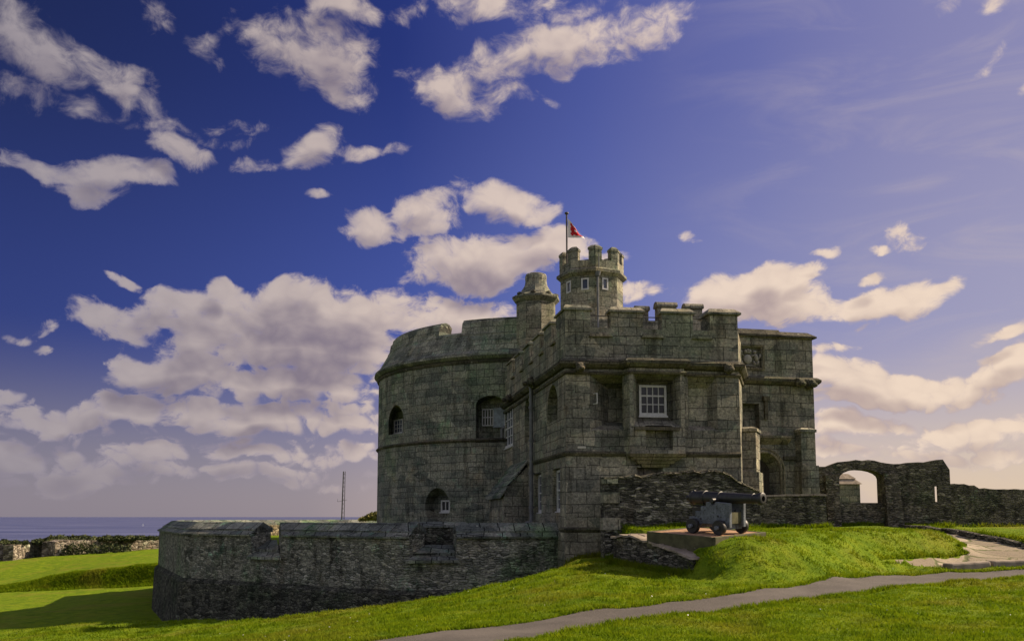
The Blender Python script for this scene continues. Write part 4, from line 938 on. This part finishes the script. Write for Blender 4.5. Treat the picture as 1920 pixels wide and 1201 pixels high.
eb = MB().sweep([(-1.40, ze_ + .302), (-1.40, ze_ + .36), (-1.75, ze_ + .5), (-2.15, ze_ + .36), (-2.15, ze_ + .302)], [FB.xy(c_ - .5, 0), FB.xy(d_ + .5, 0)]); build('embrasure_back_coping', eb, 'coping', curtain)
iw = MB()                                                  # thin facing on the far side, sunlight's warmth painted in, seen over the near coping
inn = [Vector(p) for p in RING[0:5]]
iw.sweep([(-.955, -1.6), (-1.08, -1.6), (-1.08, ze_ + .12), (-.955, ze_ + .14)], RING[0:5]); build('sun_tinted_facing', iw, 'sunwall', curtain, cutters=[fc])

# ------------------------------------------------------------------ rubble walls
def outline_wall(name, face, px, thick, mat, label, cat='wall', cutters=None, zbot=None, jit=.05, o=0.0, step=.22, extra=None):
    """a free-standing wall whose top follows the ragged line px (left to right), down to zbot"""
    top = [face.px(u, v, o) for u, v in px]; s_ = [p[0] for p in top]; n_ = max(2, int((s_[-1] - s_[0]) / step)); rows = []
    rr = random.Random(len(px) * 7 + int(abs(s_[0] * 100)))
    for i in range(n_ + 1):
        a = s_[0] + (s_[-1] - s_[0]) * i / n_; z_ = float(np.interp(a, s_, [p[1] for p in top])) + (rr.uniform(-jit, jit) if 0 < i < n_ else 0); rows.append((a, z_))
    lo = [(rows[-1][0], zbot), (rows[0][0], zbot)]
    loop = rows + lo
    mb = MB().loft([face.pt(a, o, z_) for a, z_ in loop], [face.pt(a, o - thick, z_ - rr.uniform(0, jit)) for a, z_ in loop])
    mid = rows[len(rows) // 2]; c = face.pt(mid[0], o - thick / 2, zbot)
    root = empty(name, c, label, cat); build('stonework', mb, mat, root, cutters=cutters)
    return root, rows
FW1 = Face(P(1133, 960, 27.6)[:2], P(1425, 960, 28.0)[:2])
w1, rows1 = outline_wall('rubble_wall', FW1, [(1133, 897), (1165, 895), (1200, 893), (1240, 890), (1275, 887), (1310, 885), (1340, 884), (1358, 886), (1372, 893), (1385, 902), (1400, 912), (1424, 921)], .7, 'slate', 'dark slate rubble wall with arched top standing behind the cannon', zbot=-1.6)
cs = MB()
for (u0, v0, u1, v1) in ((1132, 922, 1161, 943), (1131, 970, 1163, 993), (1132, 897, 1158, 906)):
    s0, s1, z0, z1 = FW1.rect(u0, v0, u1, v1); FW1.box(cs, s0 - .01, s1, -.5, .04, z0, z1)
build('quoin', cs, 'gate', w1)
cp = MB(); rr = random.Random(4)
for i in range(len(rows1) - 1):
    (a, z_), (b, y_) = rows1[i], rows1[i + 1]; 
    cp.loft([FW1.pt(a, .05, z_ - .01), FW1.pt(b + .02, .04 + rr.uniform(-.03, .03), y_ - .01), FW1.pt(b + .02, -.7, y_ - .01), FW1.pt(a, -.72, z_ - .01)], [FW1.pt(a, .03, z_ + .05), FW1.pt(b, .02, y_ + rr.uniform(.03, .07)), FW1.pt(b, -.68, y_ + .06), FW1.pt(a, -.68, z_ + .06)])
build('flat_coping', cp, 'ruin', w1)
FW2 = Face(P(1150, 1030, 25.6)[:2], P(1299, 1046, 22.3)[:2])
w2, rows2 = outline_wall('tumbled_slate_wall', FW2, [(1150, 1007), (1165, 1003), (1190, 1006), (1215, 1015), (1240, 1024), (1270, 1035), (1299, 1047)], .4, 'slate', 'low tumbled slate wall sloping down into the lawn below the cannon', zbot=-2.2, jit=.03)
cp = MB()
for i in range(len(rows2) - 1):
    (a, z_), (b, y_) = rows2[i], rows2[i + 1]
    for l in range(2):
        o_ = .07 - .3 * l; zz = .01 + .012 * l
        cp.loft([FW2.pt(a - .05, o_, z_ + zz - .03), FW2.pt(b + .08, o_ + rr.uniform(-.05, .05), y_ + zz - .03), FW2.pt(b + .05, o_ - .5, y_ + zz - .02), FW2.pt(a, o_ - .5, z_ + zz - .02)], [FW2.pt(a - .05, o_ - .01, z_ + zz + .03), FW2.pt(b + .06, o_, y_ + zz + rr.uniform(.0, .04)), FW2.pt(b + .05, o_ - .48, y_ + zz + .03), FW2.pt(a, o_ - .48, z_ + zz + .03)])
build('loose_slate', cp, 'kerbstone', w2)
FW3 = Face(P(1398, 960, 29.6)[:2], P(1549, 960, 29.9)[:2])
w3, rows3 = outline_wall('rubble_wall', FW3, [(1398, 931), (1430, 932), (1470, 930), (1510, 929), (1549, 929)], .6, 'ruin', 'straight low rubble wall with pale flat coping right of the cannon muzzle', zbot=-1.4, jit=.015)
cp = MB()
for i in range(0, len(rows3) - 1, 2):
    a, z_ = rows3[i]; b, y_ = rows3[min(i + 2, len(rows3) - 1)]
    cp.loft([FW3.pt(a + .01, .06, z_ - .005), FW3.pt(b - .01, .06, y_ - .005), FW3.pt(b - .01, -.66, y_ - .005), FW3.pt(a + .01, -.66, z_ - .005)], [FW3.pt(a + .01, .05, z_ + .06), FW3.pt(b - .01, .05, y_ + .055), FW3.pt(b - .01, -.65, y_ + .06), FW3.pt(a + .01, -.65, z_ + .06)])
build('flat_coping', cp, 'kerbstone', w3)
FW4 = Face(P(1466, 960, 34.6)[:2], P(1782, 960, 34.3)[:2])
ao = FW4.rect(1574, 879, 1658, 942); slit = FW4.rect(1753, 910, 1759, 940)
w4, rows4 = outline_wall('ruined_gateway', FW4, [(1466, 884), (1478, 877), (1500, 874), (1530, 876), (1552, 874), (1568, 867), (1590, 863), (1620, 862), (1640, 864), (1660, 868), (1700, 868), (1735, 865), (1765, 862), (1779, 862), (1780.5, 880)], .8, 'ruin', 'tall ruined rubble gateway wall with open segmental arch and slit beside it', 'ruin', zbot=-1.3, jit=.03,
     cutters=[FW4.arch(ao, .9, .2, flat=.42), FW4.splay(slit, (slit[0] + .1, slit[1] + .55, slit[2], slit[3]), .9, .04)])
s0, s1, z0, z1 = FW4.rect(1551, 890, 1577, 990, .3); pr_ = MB().frustum([FW4.xy(s0 - .02, .48), FW4.xy(s1, .40), FW4.xy(s1, -.1), FW4.xy(s0 - .02, -.1)], -1.3, [FW4.xy(s0, .22), FW4.xy(s1 - .03, .22), FW4.xy(s1 - .03, -.1), FW4.xy(s0, -.1)], z1); build('arch_pier', pr_, 'ruin', w4)
s0, s1, z0, z1 = FW4.rect(1663, 885, 1690, 990, .3); pr_ = MB().frustum([FW4.xy(s0, .42), FW4.xy(s1 + .1, .42), FW4.xy(s1 + .1, -.1), FW4.xy(s0, -.1)], -1.3, [FW4.xy(s0, .14), FW4.xy(s1, .14), FW4.xy(s1, -.1), FW4.xy(s0, -.1)], z1)
build('arch_pier', pr_, 'ruin', w4)
FW5 = Face(P(1779, 950, 35.2)[:2], P(2600, 950, 40.2)[:2])
w5, _ = outline_wall('boundary_wall', FW5, [(1779, 907), (1800, 907), (1812, 909), (1830, 911), (1834, 914), (1870, 915), (1920, 917), (1960, 916), (2010, 918), (2150, 921), (2300, 920), (2450, 924), (2600, 926)], .7, 'ruin', 'long low rubble boundary wall running off behind the right lawn', zbot=-1.2, jit=.035)
# stone hut seen through the arch
hx0, hx1 = P(1566, 930, 47), P(1613, 930, 47); hut = empty('stone_hut', ((hx0.x + hx1.x) / 2, 48, -.5), 'small stone hut with stepped slab roof seen through the ruined arch', 'hut')
FH = Face((hx0.x, 47.0), (hx1.x, 47.0)); zr0 = P(1590, 907, 47).z; zr1 = P(1590, 887, 47).z; HL = FH.L
build('wall', MB().prism([FH.xy(-.2, 0), FH.xy(HL, 0), FH.xy(HL, -2.2), FH.xy(-.2, -2.2)], -1.5, zr0), 'gate', hut)
rf = MB(); zm = (zr0 + zr1) / 2
rf.frustum([FH.xy(-.3, .10), FH.xy(HL + .10, .10), FH.xy(HL + .1, -2.3), FH.xy(-.3, -2.3)], zr0 + .002, [FH.xy(-.1, -.15), FH.xy(HL - .2, -.15), FH.xy(HL - .2, -2.0), FH.xy(-.1, -2.0)], zm)
rf.frustum([FH.xy(-.14, -.08), FH.xy(HL - .13, -.08), FH.xy(HL - .13, -2.08), FH.xy(-.14, -2.08)], zm + .002, [FH.xy(0, -.4), FH.xy(HL - .42, -.4), FH.xy(HL - .42, -1.7), FH.xy(0, -1.7)], zr1)
build('slab_roof', rf, 'kerbstone', hut)

# kerbs
def stone_row(name, line, w, h, n_, mat, label, cat, dz=0.0, seed=1, top=None):
    p = resample(line, n_ + 1); rr = random.Random(seed); mb = MB()
    for i in range(n_):
        a, b = Vector(p[i]), Vector(p[i + 1]); e = (b - a).normalized(); nn = Vector((e.y, -e.x)); a = a + e * .012; b = b - e * .012
        za, zb_ = (gz(*a) if top is None else top - h), (gz(*b) if top is None else top - h); hh_ = h + rr.uniform(-.02, .02)
        w0 = w / 2 + rr.uniform(-.02, .02)
        lo = [(a.x + nn.x * w0, a.y + nn.y * w0, za - .35), (b.x + nn.x * w0, b.y + nn.y * w0, zb_ - .35), (b.x - nn.x * w0, b.y - nn.y * w0, zb_ - .35), (a.x - nn.x * w0, a.y - nn.y * w0, za - .35)]
        hi = [(x * .94 + .06 * (a.x + b.x) / 2, y * .94 + .06 * (a.y + b.y) / 2, z_ + .35 + hh_ + dz) for x, y, z_ in lo]
        mb.loft(lo, hi)
    root = empty(name, (float(p[n_ // 2][0]), float(p[n_ // 2][1]), gz(*p[n_ // 2])), label, cat); build('kerb_stone', mb, mat, root, bevel=.05); return root
ka = [gpx(1772, 1064), gpx(1840, 1060), gpx(1920, 1058)]; ka.append((ka[-1][0] + 4, ka[-1][1] + .25))
stone_row('stone_kerb', ka, .45, .13, 5, 'kerbstone', 'pale worn stone kerb between tarmac path and sandy paving', 'kerb', seed=3)
kb = [(14.05, 35.0), (14.55, 31.2), (15.2, 28.3), (16.4, 26.5), (20, 25.2), (26, 23.5)]
stone_row('retaining_kerb', kb, .30, .10, 22, 'slate', 'dark low retaining kerb holding back the grass on the right', 'kerb', .02, 5)

# ------------------------------------------------------------------ gun on its platform (local axes: X towards the muzzle, Y left, Z up)
yaw = -R(49); tilt = Matrix.Rotation(R(4.2), 4, 'X')
pc = P(1330, 1004, 23.75); base = Vector((pc.x, pc.y, -.565))
def place(o): o.rotation_euler = (tilt @ Matrix.Rotation(yaw, 4, 'Z')).to_euler()
plat = empty('gun_platform', tuple(base), 'low weathered timber platform set on the grass under the cannon', 'platform'); place(plat)
PT = .17; PL0, PL1, PW = -1.15, .95, 1.02
mb = MB()
for i in range(8): y0 = -PW + 2 * PW * i / 8; mb.box(((PL0 + PL1) / 2, y0 + PW / 8, PT - .03), (PL1 - PL0 - .1, 2 * PW / 8 - .012, .055))
build('deck_boards', mb, 'timber_top', plat, local=True)
for nm, c_, d_ in (('edge_beam', (PL1 - .03, 0, PT / 2 - .10), (.09, 2 * PW + .06, PT + .23)), ('edge_beam', (PL0 + .03, 0, PT / 2 - .10), (.09, 2 * PW + .06, PT + .23)), ('edge_beam', ((PL0 + PL1) / 2, -PW, PT / 2 - .12), (PL1 - PL0 - .16, .08, PT + .26)), ('edge_beam', ((PL0 + PL1) / 2, PW, PT / 2 - .05), (PL1 - PL0 - .16, .08, PT + .12))):
    build(nm, MB().box(c_, d_), 'timber', plat, local=True, bevel=.012)
gun_scale = .91
gun = empty('cannon', tuple(base + (tilt @ Matrix.Rotation(yaw, 4, 'Z')).to_3x3() @ Vector((.42, -.02, PT + .001))), 'black iron cannon on chipped blue-grey wooden truck carriage', 'cannon'); place(gun); gun.scale = (gun_scale,) * 3
bar = MB(); zb_ = .97; el_ = R(1.5)
prof = [(-1.24, 0.0), (-1.24, .03), (-1.20, .075), (-1.15, .085), (-1.11, .06), (-1.08, .05), (-1.05, .10), (-1.02, .17), (-1.0, .205), (-.95, .21), (-.94, .195), (-.6, .19), (-.58, .205), (-.54, .205), (-.53, .185), (-.1, .172), (-.08, .185), (-.04, .185), (-.03, .165), (.7, .138), (.98, .126), (.99, .14), (1.02, .14), (1.03, .126), (1.12, .13), (1.2, .155), (1.25, .172), (1.29, .165), (1.31, .14), (1.31, .075), (1.0, .07), (1.0, 0.0)]
k = 28; rings = []
for x, r_ in prof: rings.append([(x * math.cos(el_) + 0, r_ * math.cos(2 * math.pi * j / k), zb_ + x * math.sin(el_) + r_ * math.sin(2 * math.pi * j / k)) for j in range(k)])
fs = []
for i in range(len(rings) - 1): fs += [(i * k + j, i * k + (j + 1) % k, (i + 1) * k + (j + 1) % k, (i + 1) * k + j) for j in range(k)]
bar.add([p for g in rings for p in g], fs); bar.tube([(-.05, -.42, zb_ - .05), (-.05, .42, zb_ - .05)], .062, 14); bar.blob((-.9, 0, zb_ + .2), (.07, .03, .025), 1)
barrel = build('barrel', bar, 'iron', gun, local=True, smooth=True)
cheek = [(.50, .20), (.50, .86), (.02, .88), (.0, .80), (-.10, .80), (-.12, .88), (-.28, .86), (-.28, .74), (-.46, .74), (-.46, .60), (-.64, .60), (-.64, .46), (-.86, .44), (-.86, .22), (-.5, .20), (-.42, .27), (.05, .27), (.12, .20)]
for sgn in (-1, 1):
    mb = MB().loft([(x, sgn * .26, z_) for x, z_ in cheek], [(x, sgn * .37, z_) for x, z_ in cheek]); co = build('cheek', mb, 'grey_paint', gun, local=True, bevel=.012)
    for x, z_ in ((-.45, .40), (.12, .50), (.34, .36)): bo = MB().tube([(x, sgn * .37, z_), (x, sgn * .385, z_)], .028, 8); build('bolt', bo, 'iron', co, local=True)
build('transom', MB().box((.38, 0, .45), (.10, .515, .30)), 'timber', gun, local=True); build('carriage_bed', MB().box((-.28, 0, .33), (1.0, .515, .07)), 'timber', gun, local=True)
build('quoin_wedge', MB().loft([(-.95, -.1, .37), (-.4, -.1, .37), (-.4, -.1, .74), (-.95, -.1, .66)], [(-.95, .1, .37), (-.4, .1, .37), (-.4, .1, .74), (-.95, .1, .66)]), 'black_wood', gun, local=True)
for x in (.26, -.62):
    ax_ = MB().box((x, 0, .215), (.15, .84, .15)); ax_.tube([(x, -.66, .205), (x, .66, .205)], .055, 12); build('axle', ax_, 'grey_paint', gun, local=True)
    for sgn in (-1, 1):
        wh = MB().tube([(x, sgn * .43, .205), (x, sgn * .45, .205), (x, sgn * .55, .205), (x, sgn * .57, .205)], [.19, .205, .205, .19], 24); build('truck_wheel', wh, 'black_wood', gun, local=True, smooth=True)

# ------------------------------------------------------------------ far things: mast, yacht, rampart, hedge
mx = P(641, 968, 102); mast = empty('radio_mast', (mx.x, mx.y, gz(mx.x, mx.y)), 'thin dark steel lattice mast standing beyond the curtain wall', 'mast')
mtop = P(643, 883, 102).z; g0 = gz(mx.x, mx.y) - .3; legs = []
for i in range(3):
    a = 2 * math.pi * i / 3 + .4; legs.append(((mx.x + .24 * math.cos(a), mx.y + .24 * math.sin(a), g0), (mx.x + .15 + .13 * math.cos(a), mx.y + .13 * math.sin(a), mtop)))
for a, b in legs: build('leg', MB().tube([a, b], .035, 6), 'steel', mast)
lt = MB(); n_ = 22
for i in range(n_):
    for j in range(3):
        p = Vector(legs[j][0]).lerp(Vector(legs[j][1]), i / n_); q = Vector(legs[(j + 1) % 3][0]).lerp(Vector(legs[(j + 1) % 3][1]), (i + 1) / n_); lt.tube([p, q], .011, 4)
lt.tube([Vector((mx.x - .5, mx.y, g0 + (mtop - g0) * .68)), Vector((mx.x + .55, mx.y, g0 + (mtop - g0) * .70))], .015, 5); lt.tube([Vector((mx.x - .5, mx.y, g0 + (mtop - g0) * .68)), Vector((mx.x - .5, mx.y, g0 + (mtop - g0) * .71))], .015, 5)
build('lattice', lt, 'steel', mast)
yd = P(268, 985, 5600); YX, YY = yd.x, yd.y; yz = -55.0
yacht = empty('sailing_yacht', (YX, YY, yz), 'tiny white sailing yacht far out on the blue sea', 'boat')
hl = MB().loft([(YX - 4.5, YY - 1, yz + .2), (YX + 3.5, YY - 1.2, yz + .2), (YX + 6.5, YY, yz + .2), (YX + 3.5, YY + 1.2, yz + .2), (YX - 4.5, YY + 1, yz + .2)], [(YX - 5, YY - 1.4, yz + 1.4), (YX + 4, YY - 1.6, yz + 1.4), (YX + 8, YY, yz + 1.8), (YX + 4, YY + 1.6, yz + 1.4), (YX - 5, YY + 1.4, yz + 1.4)]); build('hull', hl, 'sail', yacht)
build('mast', MB().tube([(YX + 1, YY, yz + 1), (YX + 1, YY, yz + 19)], .15, 6), 'steel', yacht)
build('mainsail', MB().loft([(YX + .7, YY - .05, yz + 2.4), (YX + .7, YY - .05, yz + 18.5), (YX - 6, YY - .5, yz + 2.4)], [(YX + .7, YY + .05, yz + 2.4), (YX + .7, YY + .05, yz + 18.5), (YX - 6, YY - .3, yz + 2.4)]), 'sail', yacht)
build('headsail', MB().loft([(YX + 1.4, YY - .05, yz + 15), (YX + 7.5, YY - .05, yz + 2.2), (YX + 1.2, YY - .4, yz + 2.4)], [(YX + 1.4, YY + .05, yz + 15), (YX + 7.5, YY + .05, yz + 2.2), (YX + 1.2, YY - .3, yz + 2.4)]), 'sail', yacht)

ramp_ = empty('rampart_wall', (-35, 89, -3.4), 'long pale rubble rampart wall with splayed gun embrasures above the sea', 'wall')
rw_px = [((-60, 1018, 1058), (24, 1019, 1052), 84.5, 2.6), ((103, 1013, 1043), (300, 1007, 1038), 86, 2.2), ((300, 1007, 1036), (420, 1007, 1034), 87, 2.2)]
for (u0, a0_, b0_), (u1, a1_, b1_), Y_, th in rw_px:
    dy_ = 7.0 if u0 > 60 else 2.0; Y_ = Y_ + (7 if u0 > 250 else 0); A_, B_ = P(u0, 1030, Y_), P(u1, 1030, Y_ + dy_); fc_ = Face(A_[:2], B_[:2]); n_ = max(3, int(fc_.L / .7)); rr = random.Random(int(u0) + 77); rows = []
    for i in range(n_ + 1): t = i / n_; rows.append((fc_.L * t, P(u0 + (u1 - u0) * t, a0_ + (a1_ - a0_) * t, Y_ + dy_ * t).z + rr.uniform(-.12, .12)))
    lp = rows + [(fc_.L, -6.0), (0, -6.0)]; build('wall_length', MB().loft([fc_.pt(a, 0, z_) for a, z_ in lp], [fc_.pt(a, -th, z_) for a, z_ in lp]), 'pale', ramp_)
# embrasure cheek blocks and the back of the opening
for u0, u1, va, vb, Y0_, Y1_ in ((25, 56, 1021, 1048, 84.5, 87.5), (98, 112, 1015, 1040, 87.2, 89.5)):
    A_, B_ = P(u0, 1030, Y0_), P(u1, 1030, Y1_); fc_ = Face(A_[:2], B_[:2]); z1 = P(u0, va, Y0_).z; build('embrasure_cheek', MB().loft(fc_.rlist((0, fc_.L, -6.0, z1), 0), fc_.rlist((0, fc_.L, -6.0, z1), -.9)), 'pale', ramp_)
A_, B_ = P(50, 1030, 90.5), P(108, 1030, 90.5); fc_ = Face(A_[:2], B_[:2]); build('embrasure_back', MB().loft(fc_.rlist((0, fc_.L, -6.0, P(80, 1015, 90.5).z), 0), fc_.rlist((0, fc_.L, -6.0, P(80, 1015, 90.5).z), -.8)), 'ruin', ramp_)

def leaf_cloud(pts, size, flat=.5):
    n_ = len(pts); a = rng.normal(size=(n_, 3)); a /= np.linalg.norm(a, axis=1)[:, None]; b = rng.normal(size=(n_, 3)); b -= (a * b).sum(1)[:, None] * a; b /= np.linalg.norm(b, axis=1)[:, None]
    s = size * rng.uniform(.6, 1.4, (n_, 1)); v = np.stack([pts - a * s, pts + b * s * flat, pts + a * s, pts - b * s * flat], 1).reshape(-1, 3)
    me = bpy.data.meshes.new('leaves'); me.vertices.add(len(v)); me.vertices.foreach_set('co', v.ravel().astype(np.float32))
    me.loops.add(n_ * 4); me.loops.foreach_set('vertex_index', np.arange(n_ * 4, dtype=np.int32)); me.polygons.add(n_)
    me.polygons.foreach_set('loop_start', np.arange(0, n_ * 4, 4, dtype=np.int32)); me.polygons.foreach_set('loop_total', np.full(n_, 4, np.int32)); me.update(calc_edges=True); return me
def shrub(name, px_line, Y0, depth, n_, size, mat, label, cat):
    """low bushy growth whose crest follows px_line = (u, v crest, v foot)"""
    u = rng.uniform(px_line[0][0], px_line[-1][0], n_); us = [p[0] for p in px_line]
    vt = np.interp(u, us, [p[1] for p in px_line]); vb = np.interp(u, us, [p[2] for p in px_line])
    Yv = Y0 + rng.uniform(0, depth, n_); t = rng.beta(1.6, 1.1, n_); edge = 1 - np.abs((Yv - Y0) / depth * 2 - 1) ** 2 * .6
    nz = .9 + .18 * np.sin(u * .21) * np.sin(u * .083 + 1); pts = []
    for i in range(n_):
        v = vb[i] + (vt[i] - vb[i]) * t[i] * edge[i] * nz[i]; pts.append(tuple(P(u[i], v, Yv[i])))
    pts = np.array(pts); c = pts.mean(0); me = leaf_cloud(pts - c, size); me.materials.append(M[mat]); o = bpy.data.objects.new(name, me); COL.objects.link(o); o.location = c
    return tag(o, label, cat)
shrub('hedge', [(-30, 1013, 1022), (20, 1011, 1021), (52, 1013, 1020)], 86, 2.4, 1500, .16, 'hedge', 'clipped dark hedge on the leftmost rampart block', 'hedge')
shrub('hedge', [(60, 1012, 1018), (95, 1003, 1018), (130, 1001, 1016), (180, 1004, 1015), (230, 1003, 1012), (300, 1004, 1010)], 88.6, 2.6, 5000, .16, 'hedge', 'long dark hedge growing along the rampart wall top', 'hedge')
shrub('ivy', [(106, 1012, 1040), (150, 1013, 1042), (200, 1014, 1040), (245, 1016, 1036)], 86.2, .9, 1100, .13, 'hedge', 'ivy and weeds trailing down the pale rampart face', 'ivy')
shrub('dry_grass_tuft', [(674, 973, 974), (688, 965, 974), (700, 960, 974), (712, 956, 974)], 63.2, 2.0, 1500, .14, 'tuft', 'yellow dry grass tuft beside the keep foot', 'plant')

# ------------------------------------------------------------------ grass blades over the near lawn
def blades(name, n_, yr, hmin, hmax, wmul, label, edge=None):
    if edge is None:
        t = rng.uniform(0, 1, n_); Y = 1 / (1 / yr[0] + t * (1 / yr[1] - 1 / yr[0])); X = Y * rng.uniform(-.60, .60, n_)
    else:
        p = edge[rng.integers(0, len(edge), n_)]; X = p[:, 0] + rng.normal(0, .07, n_); Y = p[:, 1] + rng.normal(0, .07, n_)
    ok = (sdist(X, Y, PATH_POLY) < (.0 if edge is None else .06)) & (sdist(X, Y, PAVE_POLY) < .0) & (sdist(X, Y, COURT) < -.5)
    c, s = math.cos(-yaw), math.sin(-yaw); lx = (X - base.x) * c - (Y - base.y) * s; ly = (X - base.x) * s + (Y - base.y) * c
    ok &= ~((lx > PL0 - .05) & (lx < PL1 + .05) & (np.abs(ly) < PW + .08))
    X, Y = X[ok], Y[ok]; Z = ground(X, Y); k = len(X)
    a = rng.uniform(0, 2 * np.pi, k); h = rng.uniform(hmin, hmax, k) * (.7 + .6 * (np.sin(X * 2.1 + Y) * np.sin(Y * 1.7 - X * .6) * .5 + .5)); wd = wmul * (.006 + .00035 * Y)
    lean = rng.normal(0, .55, (k, 2)) * h[:, None]
    b0 = np.stack([X - np.cos(a) * wd, Y - np.sin(a) * wd, Z - .012], 1); b1 = np.stack([X + np.cos(a) * wd, Y + np.sin(a) * wd, Z - .012], 1); tp = np.stack([X + lean[:, 0], Y + lean[:, 1], Z + h], 1)
    v = np.stack([b0, b1, tp], 1).reshape(-1, 3); me = bpy.data.meshes.new(name); me.vertices.add(len(v)); me.vertices.foreach_set('co', v.ravel().astype(np.float32))
    me.loops.add(k * 3); me.loops.foreach_set('vertex_index', np.arange(k * 3, dtype=np.int32)); me.polygons.add(k)
    me.polygons.foreach_set('loop_start', np.arange(0, k * 3, 3, dtype=np.int32)); me.polygons.foreach_set('loop_total', np.full(k, 3, np.int32)); me.update(calc_edges=True)
    me.materials.append(M['blade']); o = bpy.data.objects.new(name, me); COL.objects.link(o); return tag(o, label, 'grass', kind='stuff')
m, n = new_mat('grass_blade'); obj = n.n('ShaderNodeTexCoord').outputs['Object']
c, b, c_ = turf_colour(n, obj)
df = n.n('ShaderNodeBsdfDiffuse', {0: c}); tr = n.n('ShaderNodeBsdfTranslucent', {0: n.mix(1.0, c, (1.25, 1.2, .6), 'MULTIPLY')})
mx_ = n.n('ShaderNodeMixShader', {0: .4, 1: df.outputs[0], 2: tr.outputs[0]}); n.n('ShaderNodeOutputMaterial', {0: mx_.outputs[0]}); M['blade'] = m
blades('grass', 260000, (10.5, 31.0), .018, .05, 1.0, 'short mown grass blades over the near lawn')
def face_line(f_, o, k): return np.array([f_.xy(f_.L * t, o) for t in np.linspace(0, 1, k)])
foot = np.r_[face_line(FW1, .08, 300), face_line(FW2, .10, 300), face_line(FW3, .08, 260), face_line(FW4, .12, 400), face_line(FW5, .10, 300), face_line(FA, .34, 500), face_line(FB, .34, 300), face_line(FRONT, .16, 300), np.array([(x, y) for x, y in resample(kb, 500)]) + (.25, .1)]
blades('wall_foot_grass', 26000, None, .05, .20, 1.0, 'longer unmown grass along the feet of the walls', edge=foot)
tuft_c = np.c_[rng.uniform(-14, 18, 5200), rng.uniform(11, 28, 5200)]; tuft_c = np.repeat(tuft_c, 3, 0) + rng.normal(0, .03, (15600, 2))
blades('tussock_grass', 80000, None, .035, .085, 1.15, 'scattered taller tufts in the near lawn', edge=tuft_c)
# daisies
dk = 130; dX = rng.uniform(-9, 15, dk); dY = rng.uniform(11.5, 26, dk); ok = (sdist(dX, dY, PATH_POLY) < -.1) & (sdist(dX, dY, COURT) < -2) & (sdist(dX, dY, PAVE_POLY) < -.1); dX, dY = dX[ok], dY[ok]; dZ = ground(dX, dY) + .045
dme = leaf_cloud(np.c_[dX, dY, dZ], .012, 1.0); dme.materials.append(M['sail']); do = bpy.data.objects.new('daisies', dme); COL.objects.link(do); tag(do, 'tiny white daisies dotted over the lawn', 'flowers', kind='stuff')
# the rough unmown bank across the moat lawn
k_ = 60000; bx = rng.uniform(-46, -19.5, k_); bs = .22 * np.clip(-24 - bx, 0, 20); by = 61.4 + bs + rng.beta(2, 2, k_) * 2.6 * (1 - .5 * sm(-33, -44, bx))
bank_pts = np.c_[bx, by]
blades('rough_grass', 60000, None, .06, .20, 1.4, 'rough unmown grass on the bank across the moat lawn', edge=bank_pts)
edge_pts = np.r_[resample(pf, 1500), resample(pn, 1500), resample(PAVE_A[:5], 400)]
blades('edge_grass', 22000, None, .03, .085, 1.0, 'longer ragged grass fringing the tarmac path edges', edge=edge_pts)
